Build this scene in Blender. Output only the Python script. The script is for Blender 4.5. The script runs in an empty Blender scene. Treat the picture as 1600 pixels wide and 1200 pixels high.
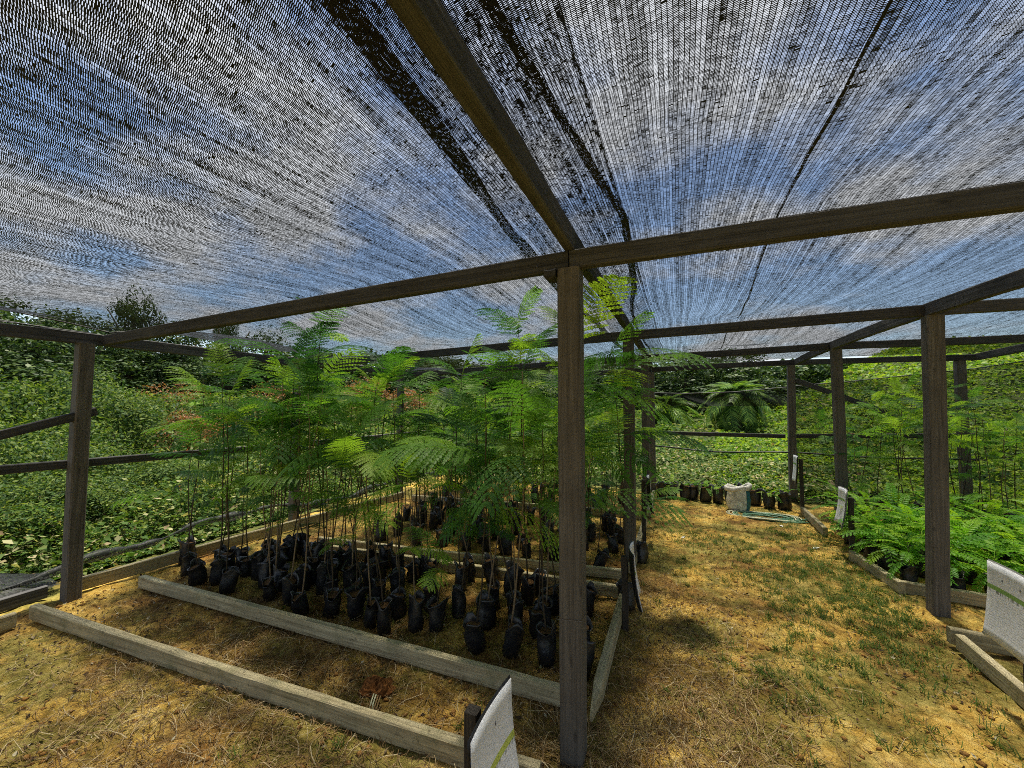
import bpy, math, random
import numpy as np
from mathutils import Vector, Matrix, Euler

R = math.radians
rng = np.random.default_rng(11)
random.seed(11)
sc = bpy.context.scene
col = sc.collection

# ------------------------------------------------------------------ camera
cam_d = bpy.data.cameras.new('camera')
cam = bpy.data.objects.new('camera', cam_d)
col.objects.link(cam)
cam_d.sensor_width = 36.0
cam_d.lens = 36.0 * 622 / 1600
cam_d.clip_start = 0.02
cam_d.clip_end = 2000
cam.location = (0, 0, 1.6)
cam.rotation_euler = (R(90 + 2.76), 0, R(22.7))
sc.camera = cam

# ------------------------------------------------------------------ sky, sun, exposure
SUN_AZ, SUN_EL = R(-5), R(79)
world = bpy.data.worlds.new("World")
sc.world = world
world.use_nodes = True
wn, wl = world.node_tree.nodes, world.node_tree.links
wn.clear()
w_out = wn.new('ShaderNodeOutputWorld')
w_bg = wn.new('ShaderNodeBackground')
w_sky = wn.new('ShaderNodeTexSky')
w_sky.sky_type = 'NISHITA'
w_sky.sun_disc = False
w_sky.sun_elevation = SUN_EL
w_sky.sun_rotation = SUN_AZ
w_sky.air_density = 1.0
w_sky.dust_density = 0.6
w_sky.ozone_density = 2.6
w_bg.inputs['Strength'].default_value = 0.085
w_tc = wn.new('ShaderNodeTexCoord')
w_sep = wn.new('ShaderNodeSeparateXYZ')
wl.new(w_tc.outputs['Generated'], w_sep.inputs[0])
w_mx = wn.new('ShaderNodeMath'); w_mx.operation = 'MAXIMUM'; w_mx.inputs[1].default_value = 0.0
wl.new(w_sep.outputs['Z'], w_mx.inputs[0])
w_ad = wn.new('ShaderNodeMath'); w_ad.operation = 'ADD'; w_ad.inputs[1].default_value = 0.22
wl.new(w_mx.outputs[0], w_ad.inputs[0])
w_dv = wn.new('ShaderNodeVectorMath'); w_dv.operation = 'DIVIDE'
w_cb = wn.new('ShaderNodeCombineXYZ')
for k in range(3):
    wl.new(w_ad.outputs[0], w_cb.inputs[k])
wl.new(w_tc.outputs['Generated'], w_dv.inputs[0])
wl.new(w_cb.outputs[0], w_dv.inputs[1])
w_map = wn.new('ShaderNodeMapping')
w_map.inputs['Location'].default_value = (3.2, 1.4, 0.0)
wl.new(w_dv.outputs[0], w_map.inputs[0])
w_no = wn.new('ShaderNodeTexNoise')
w_no.inputs['Scale'].default_value = 1.55
w_no.inputs['Detail'].default_value = 7
w_no.inputs['Roughness'].default_value = 0.58
wl.new(w_map.outputs[0], w_no.inputs['Vector'])
w_rp = wn.new('ShaderNodeValToRGB')
w_rp.color_ramp.elements[0].position = 0.45
w_rp.color_ramp.elements[0].color = (0.05, 0.05, 0.05, 1)
w_rp.color_ramp.elements[1].position = 0.60
w_rp.color_ramp.elements[1].color = (1, 1, 1, 1)
wl.new(w_no.outputs['Fac'], w_rp.inputs[0])
w_cc = wn.new('ShaderNodeValToRGB')
w_cc.color_ramp.elements[0].position = 0.50
w_cc.color_ramp.elements[0].color = (5.0, 5.15, 5.4, 1)
w_cc.color_ramp.elements[1].position = 0.78
w_cc.color_ramp.elements[1].color = (3.6, 3.75, 4.0, 1)
wl.new(w_no.outputs['Fac'], w_cc.inputs[0])
w_mix = wn.new('ShaderNodeMix'); w_mix.data_type = 'RGBA'
wl.new(w_rp.outputs[0], w_mix.inputs[0])
wl.new(w_sky.outputs[0], w_mix.inputs[6])
wl.new(w_cc.outputs[0], w_mix.inputs[7])
wl.new(w_mix.outputs[2], w_bg.inputs['Color'])
wl.new(w_bg.outputs[0], w_out.inputs['Surface'])

sun_d = bpy.data.lights.new('sun', 'SUN')
sun_d.energy = 5.0
sun_d.angle = R(3.5)
sun_d.color = (1.0, 0.93, 0.80)
sun = bpy.data.objects.new('sun', sun_d)
col.objects.link(sun)
sdir = Vector((math.sin(SUN_AZ) * math.cos(SUN_EL), math.cos(SUN_AZ) * math.cos(SUN_EL), math.sin(SUN_EL)))
sun.rotation_euler = sdir.to_track_quat('Z', 'Y').to_euler()
sun.location = (0, 10, 20)

vs = sc.view_settings
vs.view_transform = 'Standard'
vs.look = 'None'
vs.exposure = 1.3
vs.gamma = 1.0
vs.use_curve_mapping = False
sc.render.engine = 'CYCLES'
cy = sc.cycles
cy.max_bounces = 6
cy.diffuse_bounces = 3
cy.glossy_bounces = 2
cy.transmission_bounces = 4
cy.transparent_max_bounces = 16
cy.use_denoising = False
cy.filter_width = 0.95
cy.sample_clamp_direct = 0.0
cy.sample_clamp_indirect = 6.0

# ------------------------------------------------------------------ helpers
def tag(o, label=None, cat=None, group=None, kind=None):
    if label: o['label'] = label
    if cat: o['category'] = cat
    if group: o['group'] = group
    if kind: o['kind'] = kind
    return o

def empty(name, loc=(0, 0, 0), rz=0.0):
    o = bpy.data.objects.new(name, None)
    o.empty_display_size = 0.1
    o.location = loc
    o.rotation_euler = (0, 0, rz)
    col.objects.link(o)
    return o

def link(name, me, parent=None, mat=None, loc=None, rot=None, scale=None):
    o = bpy.data.objects.new(name, me)
    if mat is not None and len(me.materials) == 0:
        me.materials.append(mat)
    if loc is not None: o.location = loc
    if rot is not None: o.rotation_euler = rot
    if scale is not None: o.scale = scale if hasattr(scale, '__len__') else (scale,) * 3
    if parent is not None: o.parent = parent
    col.objects.link(o)
    return o

def mesh(name, v, f, smooth=False, mat=None):
    me = bpy.data.meshes.new(name)
    me.from_pydata([tuple(p) for p in v], [], f)
    if smooth:
        me.polygons.foreach_set('use_smooth', [True] * len(me.polygons))
    if mat: me.materials.append(mat)
    me.update()
    return me

def mesh_np(name, V, F, mat=None, smooth=False):
    """V (n,3) float, F (m,k) int, all faces with k corners"""
    me = bpy.data.meshes.new(name)
    V = np.asarray(V, dtype=np.float32); F = np.asarray(F, dtype=np.int32)
    m, k = F.shape
    me.vertices.add(len(V)); me.vertices.foreach_set('co', V.ravel())
    me.loops.add(m * k); me.loops.foreach_set('vertex_index', F.ravel())
    me.polygons.add(m)
    me.polygons.foreach_set('loop_start', np.arange(m, dtype=np.int32) * k)
    me.polygons.foreach_set('loop_total', np.full(m, k, dtype=np.int32))
    if smooth: me.polygons.foreach_set('use_smooth', np.ones(m, dtype=bool))
    me.update(calc_edges=True)
    me.validate()
    if mat: me.materials.append(mat)
    return me

def smooth01(a, b, x):
    t = np.clip((x - a) / (b - a), 0, 1)
    return t * t * (3 - 2 * t)

_perm = np.random.default_rng(5).random((256, 256))
def vnoise(x, y):
    xi = np.floor(x).astype(int); yi = np.floor(y).astype(int)
    fx = x - xi; fy = y - yi
    fx = fx * fx * (3 - 2 * fx); fy = fy * fy * (3 - 2 * fy)
    g = lambda i, j: _perm[i % 256, j % 256]
    a = g(xi, yi) * (1 - fx) + g(xi + 1, yi) * fx
    b = g(xi, yi + 1) * (1 - fx) + g(xi + 1, yi + 1) * fx
    return a * (1 - fy) + b * fy
def fbm(x, y, o=4):
    s = 0; a = 0.5; n = 0
    for k in range(o):
        s = s + a * vnoise(x * 2 ** k + 17 * k, y * 2 ** k + 31 * k); n += a; a *= 0.5
    return s / n

def height(x, y):
    """terrain: flat under the shade house, a green hill behind on the right, a valley then woods on the left"""
    x = np.asarray(x, float); y = np.asarray(y, float)
    dx = np.maximum(np.maximum(-5.6 - x, x - 4.6), 0)
    dy = np.maximum(np.maximum(-4 - y, y - 8.6), 0)
    d = np.hypot(dx, dy)
    rise_r = 4.7 * smooth01(2, 34, d) * smooth01(0.13, 0.34, x / (np.abs(y) + 1e-3 + np.hypot(x, y)) * 1.6)
    rise_b = 1.0 * smooth01(4, 30, d)
    rise_l = 0.9 * smooth01(6, 34, d) * smooth01(2, 14, -x)
    lumps = (fbm(x * 0.35, y * 0.35, 3) - 0.5) * 0.7 * smooth01(0.8, 5, d)
    far = 10 * smooth01(45, 200, d)
    return rise_r + rise_b + rise_l + lumps + far * 0.6

def soil_h(x, y):
    n = (fbm(x * 1.3, y * 1.3, 3) - 0.5) * 0.05 + (fbm(x * 6 + 40, y * 6, 3) - 0.5) * 0.034 + (fbm(x * 17, y * 17 + 9, 3) - 0.5) * 0.026
    return n - 0.01

# ------------------------------------------------------------------ material helpers
def new_mat(name):
    m = bpy.data.materials.new(name)
    m.use_nodes = True
    nt = m.node_tree
    nt.nodes.clear()
    return m, nt

class G:
    """tiny node graph helper"""
    def __init__(self, nt): self.nt = nt
    def n(self, t, **kw):
        nd = self.nt.nodes.new(t)
        for k, v in kw.items(): setattr(nd, k, v)
        return nd
    def l(self, a, b): self.nt.links.new(a, b)
    def put(self, sock, v):
        if hasattr(v, 'is_output'): self.l(v, sock)
        else: sock.default_value = v
    def math(self, op, a, b=None, c=None):
        nd = self.n('ShaderNodeMath', operation=op)
        self.put(nd.inputs[0], a)
        if b is not None: self.put(nd.inputs[1], b)
        if c is not None: self.put(nd.inputs[2], c)
        return nd.outputs[0]
    def vmul(self, v, s):
        nd = self.n('ShaderNodeVectorMath', operation='MULTIPLY')
        self.l(v, nd.inputs[0]); nd.inputs[1].default_value = s
        return nd.outputs[0]
    def vadd(self, v, s):
        nd = self.n('ShaderNodeVectorMath', operation='ADD')
        self.l(v, nd.inputs[0]); self.put(nd.inputs[1], s)
        return nd.outputs[0]
    def noise(self, vec, scale=5, detail=4, rough=0.55, dist=0.0):
        nd = self.n('ShaderNodeTexNoise')
        if vec is not None: self.l(vec, nd.inputs['Vector'])
        nd.inputs['Scale'].default_value = scale
        nd.inputs['Detail'].default_value = detail
        nd.inputs['Roughness'].default_value = rough
        nd.inputs['Distortion'].default_value = dist
        return nd.outputs['Fac']
    def ramp(self, fac, stops, interp='LINEAR'):
        nd = self.n('ShaderNodeValToRGB')
        cr = nd.color_ramp; cr.interpolation = interp
        while len(cr.elements) < len(stops): cr.elements.new(0.5)
        for e, (p, c) in zip(cr.elements, stops):
            e.position = p; e.color = (*c, 1) if len(c) == 3 else c
        self.l(fac, nd.inputs[0])
        return nd.outputs[0]
    def mix(self, f, a, b, blend='MIX'):
        nd = self.n('ShaderNodeMix', data_type='RGBA', blend_type=blend)
        self.put(nd.inputs[0], f)
        for s, v in ((6, a), (7, b)):
            if hasattr(v, 'is_output'): self.l(v, nd.inputs[s])
            else: nd.inputs[s].default_value = (*v, 1) if len(v) == 3 else v
        return nd.outputs[2]
    def maprange(self, v, a, b, c=0.0, d=1.0):
        nd = self.n('ShaderNodeMapRange')
        self.l(v, nd.inputs[0])
        for i, x in enumerate((a, b, c, d)): nd.inputs[i + 1].default_value = x
        return nd.outputs[0]
    def bump(self, h, s=0.4, d=0.01):
        nd = self.n('ShaderNodeBump')
        nd.inputs['Strength'].default_value = s
        nd.inputs['Distance'].default_value = d
        self.l(h, nd.inputs['Height'])
        return nd.outputs[0]
    def out(self, sh):
        o = self.n('ShaderNodeOutputMaterial'); self.l(sh, o.inputs['Surface'])
    def bsdf(self, colr, rough=0.7, spec=0.3, normal=None):
        b = self.n('ShaderNodeBsdfPrincipled')
        self.put(b.inputs['Base Color'], colr if hasattr(colr, 'is_output') else (*colr, 1))
        self.put(b.inputs['Roughness'], rough)
        b.inputs['Specular IOR Level'].default_value = spec
        if normal is not None: self.l(normal, b.inputs['Normal'])
        return b.outputs[0]
    def obj(self): return self.n('ShaderNodeTexCoord').outputs['Object']

def simple(name, c, rough=0.6, spec=0.3, var=0.25, scale=20):
    m, nt = new_mat(name); g = G(nt)
    f = g.noise(g.obj(), scale, 4)
    lo = tuple(x * (1 - var) for x in c); hi = tuple(min(1, x * (1 + var)) for x in c)
    g.out(g.bsdf(g.ramp(f, [(0.3, lo), (0.7, hi)]), rough, spec, g.bump(f, 0.3, 0.004)))
    return m

def leaf_mat(name, stops, trans=0.45, rough=0.5, per_object=False, hue=None):
    m, nt = new_mat(name); g = G(nt)
    r = g.n('ShaderNodeNewGeometry').outputs['Random Per Island']
    if per_object:
        ro = g.n('ShaderNodeObjectInfo').outputs['Random']
        r = g.math('ADD', g.math('MULTIPLY', r, 0.08), g.math('MULTIPLY', ro, 0.92))
    c = g.ramp(r, stops)
    d = g.bsdf(c, rough, 0.3 if per_object else 0.12)
    t = g.n('ShaderNodeBsdfTranslucent')
    tc = g.mix(1.0, c, (1.25, 1.3, 0.55), 'MULTIPLY')
    g.l(tc, t.inputs['Color'])
    mx = g.n('ShaderNodeMixShader'); mx.inputs[0].default_value = trans
    g.l(d, mx.inputs[1]); g.l(t.outputs[0], mx.inputs[2])
    g.out(mx.outputs[0])
    return m

def wood_mat(name, dark, light, green=0.0, contrast=1.0):
    m, nt = new_mat(name); g = G(nt)
    oi = g.n('ShaderNodeObjectInfo')
    off = g.math('MULTIPLY', oi.outputs['Random'], 50.0)
    cb = g.n('ShaderNodeCombineXYZ')
    for k in range(3): g.l(off, cb.inputs[k])
    p = g.vadd(g.obj(), cb.outputs[0])
    grain = g.noise(g.vmul(p, (1.6, 60, 60)), 1.0, 5, 0.65, 0.6)
    fine = g.noise(g.vmul(p, (6, 240, 240)), 1.0, 3, 0.6)
    blot = g.noise(p, 3.5, 5, 0.6)
    spots = g.noise(p, 28, 3, 0.7)
    vo = g.n('ShaderNodeTexVoronoi'); vo.inputs['Scale'].default_value = 1.0
    g.l(g.vmul(p, (5, 16, 16)), vo.inputs['Vector'])
    knot = g.maprange(vo.outputs['Distance'], 0.16, 0.05, 0, 0.6)
    f = g.math('ADD', g.math('MULTIPLY', grain, 0.65), g.math('MULTIPLY', fine, 0.35))
    c = g.ramp(f, [(0.32, dark), (0.50, tuple((a + b) / 2 for a, b in zip(dark, light))), (0.68, light)])
    c = g.mix(knot, c, tuple(x * 0.45 for x in dark))
    c = g.mix(g.maprange(blot, 0.38, 0.75, 0, 0.42), c, tuple(x * 0.62 for x in dark))
    if green:
        c = g.mix(g.math('MULTIPLY', g.maprange(g.noise(p, 6, 6, 0.7), 0.5, 0.68), green), c, (0.13, 0.14, 0.05))
        c = g.mix(g.maprange(spots, 0.62, 0.72, 0, 0.7), c, tuple(x * 0.4 for x in dark))
    v = g.math('ADD', g.math('MULTIPLY', oi.outputs['Random'], 0.35), 0.82)
    hs = g.n('ShaderNodeHueSaturation'); g.l(v, hs.inputs['Value']); g.l(c, hs.inputs['Color'])
    g.out(g.bsdf(hs.outputs[0], 0.82, 0.2, g.bump(f, 0.7, 0.006)))
    return m

def net_mat(name, cover=0.40, close=0.10, sx=0.015, sy=0.0055, patch=0.25, tint=(0.012, 0.013, 0.02)):
    """knitted black shade cloth: chains along Y, zigzag tapes between them, open cells clear"""
    m, nt = new_mat(name); g = G(nt)
    uv = g.n('ShaderNodeUVMap').outputs[0]
    warp = g.n('ShaderNodeTexNoise'); warp.inputs['Scale'].default_value = 3.0; warp.inputs['Detail'].default_value = 3
    g.l(uv, warp.inputs['Vector'])
    wv = g.n('ShaderNodeVectorMath', operation='MULTIPLY_ADD')
    g.l(warp.outputs['Color'], wv.inputs[0]); wv.inputs[1].default_value = (0.018, 0.04, 0); g.l(uv, wv.inputs[2])
    sp = g.n('ShaderNodeSeparateXYZ'); g.l(wv.outputs[0], sp.inputs[0])
    u = g.math('DIVIDE', sp.outputs[0], sx)
    cu = g.math('FLOOR', u)
    fu = g.math('FRACT', u)
    tri = g.math('ABSOLUTE', g.math('SUBTRACT', fu, 0.5))          # 0 middle .. 0.5 at a chain
    wcol = g.n('ShaderNodeTexWhiteNoise', noise_dimensions='1D'); g.l(cu, wcol.inputs['W'])
    v = g.math('ADD', g.math('DIVIDE', sp.outputs[1], sy), g.math('ADD', g.math('MULTIPLY', fu, 1.0), g.math('MULTIPLY', wcol.outputs['Value'], 7.0)))
    cv = g.math('FLOOR', v)
    fv = g.math('FRACT', v)
    def cell(ku, kv, seed):
        a = g.math('FLOOR', g.math('DIVIDE', u, ku)); b = g.math('FLOOR', g.math('DIVIDE', v, kv))
        cb = g.n('ShaderNodeCombineXYZ'); g.l(a, cb.inputs[0]); g.l(b, cb.inputs[1]); cb.inputs[2].default_value = seed
        w = g.n('ShaderNodeTexWhiteNoise', noise_dimensions='3D'); g.l(cb.outputs[0], w.inputs['Vector'])
        return w.outputs['Value']
    c1 = cell(1, 1, 0.3); c2 = cell(1, 2, 1.7)
    big = g.noise(g.vmul(uv, (1.0, 0.35, 1)), 2.2, 4, 0.6)
    streak = g.noise(g.vmul(uv, (24, 0.7, 1)), 1.0, 4, 0.7)
    speck = g.noise(g.vmul(uv, (34, 9, 1)), 1.0, 4, 0.75)
    cov = g.math('ADD', cover, g.math('MULTIPLY', g.math('SUBTRACT', big, 0.5), patch))
    cov = g.math('ADD', cov, g.math('MULTIPLY', g.math('SUBTRACT', streak, 0.5), 0.75))
    cov = g.math('ADD', cov, g.math('MULTIPLY', g.math('SUBTRACT', speck, 0.5), 0.6))
    cov = g.math('ADD', cov, g.math('MULTIPLY', g.math('SUBTRACT', c2, 0.5), 0.26))
    cov = g.math('ADD', cov, g.math('MULTIPLY', g.math('SUBTRACT', c1, 0.5), 0.24))
    cov = g.math('ADD', cov, g.math('MULTIPLY', g.math('SUBTRACT', wcol.outputs['Value'], 0.5), 0.20))
    tape = g.math('LESS_THAN', fv, cov)
    closed = g.math('LESS_THAN', c1, close)
    clump = closed
    chain = g.math('GREATER_THAN', tri, 0.5 - 0.085)
    a = g.math('MAXIMUM', g.math('MAXIMUM', tape, closed), g.math('MAXIMUM', chain, clump))
    tr = g.n('ShaderNodeBsdfTransparent')
    d = g.bsdf(tint, 0.6, 0.25)
    mx = g.n('ShaderNodeMixShader')
    g.l(a, mx.inputs[0]); g.l(tr.outputs[0], mx.inputs[1]); g.l(d, mx.inputs[2])
    g.out(mx.outputs[0])
    return m

M = {}
M['post'] = wood_mat('post_wood', (0.060, 0.053, 0.044), (0.185, 0.167, 0.140))
M['beam'] = wood_mat('beam_wood', (0.024, 0.024, 0.024), (0.118, 0.116, 0.112))
M['board'] = wood_mat('board_wood', (0.19, 0.150, 0.080), (0.64, 0.56, 0.34), green=0.5)
M['roof_net'] = net_mat('shade_cloth', 0.65, 0.003, 0.0108, 0.0040, 0.22, (0.014, 0.018, 0.034))
M['flap'] = net_mat('shade_cloth_flap', 0.30, 0.01, 0.0108, 0.0040, 0.22, (0.014, 0.018, 0.034))
M['hem'] = net_mat('shade_cloth_hem', 0.84, 0.04, 0.010, 0.0044, 0.2)
M['side_net'] = net_mat('side_cloth', 0.52, 0.04, 0.011, 0.0045, 0.15, (0.012, 0.018, 0.014))
M['roll'] = net_mat('rolled_cloth', 0.55, 0.1, 0.012, 0.006, 0.6, (0.008, 0.010, 0.010))
M['cord'] = simple('black_cord', (0.012, 0.014, 0.014), 0.5, 0.4)

def plastic_bag():
    m, nt = new_mat('black_polythene'); g = G(nt)
    p = g.obj()
    f = g.noise(p, 24, 4, 0.6, 1.2)
    dust = g.noise(p, 9, 5, 0.65)
    ro = g.n('ShaderNodeObjectInfo').outputs['Random']
    c = g.mix(g.math('MULTIPLY', g.maprange(dust, 0.48, 0.74), 0.55), (0.012, 0.013, 0.015), (0.10, 0.078, 0.048))
    g.out(g.bsdf(c, g.math('ADD', 0.22, g.math('MULTIPLY', dust, 0.30)), 0.6, g.bump(f, 0.4, 0.010)))
    return m
M['bag'] = plastic_bag()
M['potsoil'] = simple('pot_soil', (0.12, 0.065, 0.028), 0.95, 0.1, 0.5, 60)
M['stem'] = simple('dark_stem', (0.060, 0.045, 0.026), 0.7, 0.25, 0.5, 25)
M['stem_pale'] = simple('pale_stem', (0.20, 0.145, 0.085), 0.75, 0.2, 0.4, 25)
M['frond'] = leaf_mat('feathery_leaf', [(0.05, (0.036, 0.120, 0.036)), (0.35, (0.085, 0.220, 0.038)), (0.65, (0.17, 0.335, 0.042)), (0.97, (0.31, 0.46, 0.055))], 0.58, 0.5, True)
M['bright'] = leaf_mat('bright_seedling_leaf', [(0.0, (0.085, 0.27, 0.020)), (0.5, (0.19, 0.42, 0.026)), (1.0, (0.38, 0.58, 0.042))], 0.5, 0.45, True)
M['crop'] = leaf_mat('cover_crop_leaf', [(0.0, (0.020, 0.050, 0.010)), (0.4, (0.046, 0.098, 0.016)), (0.72, (0.085, 0.140, 0.020)), (0.90, (0.16, 0.19, 0.035)), (0.98, (0.26, 0.25, 0.11)), (1.0, (0.18, 0.10, 0.05))], 0.40, 0.65)
M['crop_dry'] = leaf_mat('cover_crop_leaf_pale', [(0.0, (0.025, 0.060, 0.012)), (0.5, (0.065, 0.115, 0.024)), (0.78, (0.14, 0.17, 0.05)), (0.92, (0.34, 0.32, 0.18)), (1.0, (0.14, 0.08, 0.04))], 0.35, 0.65)
M['hill'] = leaf_mat('hill_leaf', [(0.0, (0.05, 0.12, 0.015)), (0.5, (0.12, 0.21, 0.018)), (1.0, (0.24, 0.31, 0.03))], 0.4, 0.5)
M['tree'] = leaf_mat('forest_leaf', [(0.0, (0.016, 0.036, 0.013)), (0.6, (0.034, 0.066, 0.020)), (1.0, (0.072, 0.105, 0.026))], 0.25, 0.5)
M['shrub'] = leaf_mat('shrub_leaf', [(0.0, (0.014, 0.036, 0.010)), (0.5, (0.040, 0.082, 0.016)), (1.0, (0.13, 0.17, 0.03))], 0.35, 0.6)
M['red'] = leaf_mat('rusty_shrub_leaf', [(0.0, (0.06, 0.07, 0.02)), (0.5, (0.16, 0.085, 0.035)), (1.0, (0.30, 0.11, 0.05))], 0.35, 0.5)
M['palm'] = leaf_mat('palm_leaf', [(0.0, (0.03, 0.075, 0.016)), (0.6, (0.08, 0.16, 0.025)), (1.0, (0.17, 0.25, 0.04))], 0.35, 0.4)
M['bark'] = simple('bark', (0.09, 0.07, 0.05), 0.9, 0.15, 0.4, 8)
M['straw'] = leaf_mat('dry_straw', [(0.0, (0.10, 0.055, 0.022)), (0.5, (0.24, 0.15, 0.065)), (0.85, (0.40, 0.29, 0.14)), (1.0, (0.55, 0.46, 0.28))], 0.1, 0.7)
M['grass'] = leaf_mat('short_grass', [(0.0, (0.05, 0.10, 0.02)), (0.6, (0.10, 0.17, 0.03)), (1.0, (0.24, 0.25, 0.06))], 0.35, 0.5)
M['litter'] = leaf_mat('leaf_litter', [(0.0, (0.03, 0.020, 0.012)), (0.6, (0.09, 0.055, 0.028)), (0.9, (0.33, 0.26, 0.15)), (1.0, (0.50, 0.46, 0.32))], 0.1, 0.7)
M['clod'] = simple('soil_clod', (0.26, 0.135, 0.040), 0.95, 0.05, 0.5, 30)
M['rustsoil'] = simple('rusty_root_soil', (0.17, 0.070, 0.022), 0.95, 0.05, 0.75, 70)
M['white'] = simple('white_woven_plastic', (0.66, 0.64, 0.56), 0.6, 0.3, 0.2, 14)
M['sackbody'] = simple('dirty_woven_plastic', (0.66, 0.63, 0.52), 0.75, 0.2, 0.55, 12)
M['teal'] = simple('teal_woven_plastic', (0.025, 0.15, 0.17), 0.55, 0.3, 0.4, 16)
M['hose'] = simple('green_hose_rubber', (0.10, 0.22, 0.13), 0.45, 0.4, 0.3, 6)
M['hosepale'] = simple('pale_cord', (0.52, 0.52, 0.34), 0.6, 0.3, 0.3, 8)
M['blackboard'] = simple('black_backing', (0.012, 0.012, 0.013), 0.5, 0.4)
M['greyback'] = simple('grey_backing', (0.22, 0.22, 0.20), 0.6, 0.3, 0.2)
M['stake'] = wood_mat('stake_wood', (0.030, 0.026, 0.022), (0.085, 0.072, 0.055))
M['metal'] = simple('dull_nail', (0.10, 0.10, 0.11), 0.5, 0.5)

def sheet_mat(name, band, band_v=0.66, header=0.5):
    m, nt = new_mat(name); g = G(nt)
    uv = g.n('ShaderNodeUVMap').outputs[0]
    sp = g.n('ShaderNodeSeparateXYZ'); g.l(uv, sp.inputs[0])
    u, v = sp.outputs[0], sp.outputs[1]
    between = lambda s, a, b: g.math('MULTIPLY', g.math('GREATER_THAN', s, a), g.math('LESS_THAN', s, b))
    grime = g.noise(uv, 5, 5, 0.6)
    base = g.mix(g.maprange(grime, 0.4, 0.75, 0, 0.35), (0.84, 0.85, 0.86), (0.66, 0.67, 0.65))
    # header photograph, faint and grey
    hd = between(v, band_v + 0.05, 0.97)
    hn = g.noise(g.vmul(uv, (5, 9, 1)), 1.0, 5, 0.6)
    base = g.mix(g.math('MULTIPLY', hd, g.math('MULTIPLY', g.maprange(hn, 0.42, 0.7), header)), base, (0.36, 0.38, 0.38))
    # green band, with a line of small dark lettering under it
    base = g.mix(between(v, band_v - 0.015, band_v + 0.045), base, band)
    word = g.noise(g.vmul(uv, (46, 2, 1)), 1.0, 2, 0.7)
    ttl = g.math('MULTIPLY', between(v, band_v - 0.05, band_v - 0.012), g.math('GREATER_THAN', word, 0.53))
    base = g.mix(g.math('MULTIPLY', ttl, 0.8), base, (0.06, 0.08, 0.06))
    # rows of fine grey print
    rows = g.math('FRACT', g.math('MULTIPLY', v, 30.0))
    rowid = g.math('FLOOR', g.math('MULTIPLY', v, 30.0))
    cb = g.n('ShaderNodeCombineXYZ'); g.l(g.math('MULTIPLY', u, 60.0), cb.inputs[0]); g.l(g.math('MULTIPLY', rowid, 7.3), cb.inputs[1])
    chars = g.noise(cb.outputs[0], 1.0, 2, 0.6)
    pr = g.math('MULTIPLY', g.math('MULTIPLY', g.math('LESS_THAN', rows, 0.42), g.math('GREATER_THAN', chars, 0.50)), between(v, 0.12, band_v - 0.07))
    pr = g.math('MULTIPLY', pr, between(u, 0.07, 0.93))
    base = g.mix(g.math('MULTIPLY', pr, 0.38), base, (0.20, 0.21, 0.22))
    g.out(g.bsdf(base, 0.35, 0.45))
    return m
M['sheet'] = sheet_mat('printed_sheet', (0.22, 0.40, 0.11), 0.66, 0.35)
M['sheet_yellow'] = sheet_mat('printed_sheet_faded', (0.52, 0.60, 0.12), 0.55, 0.12)

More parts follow.
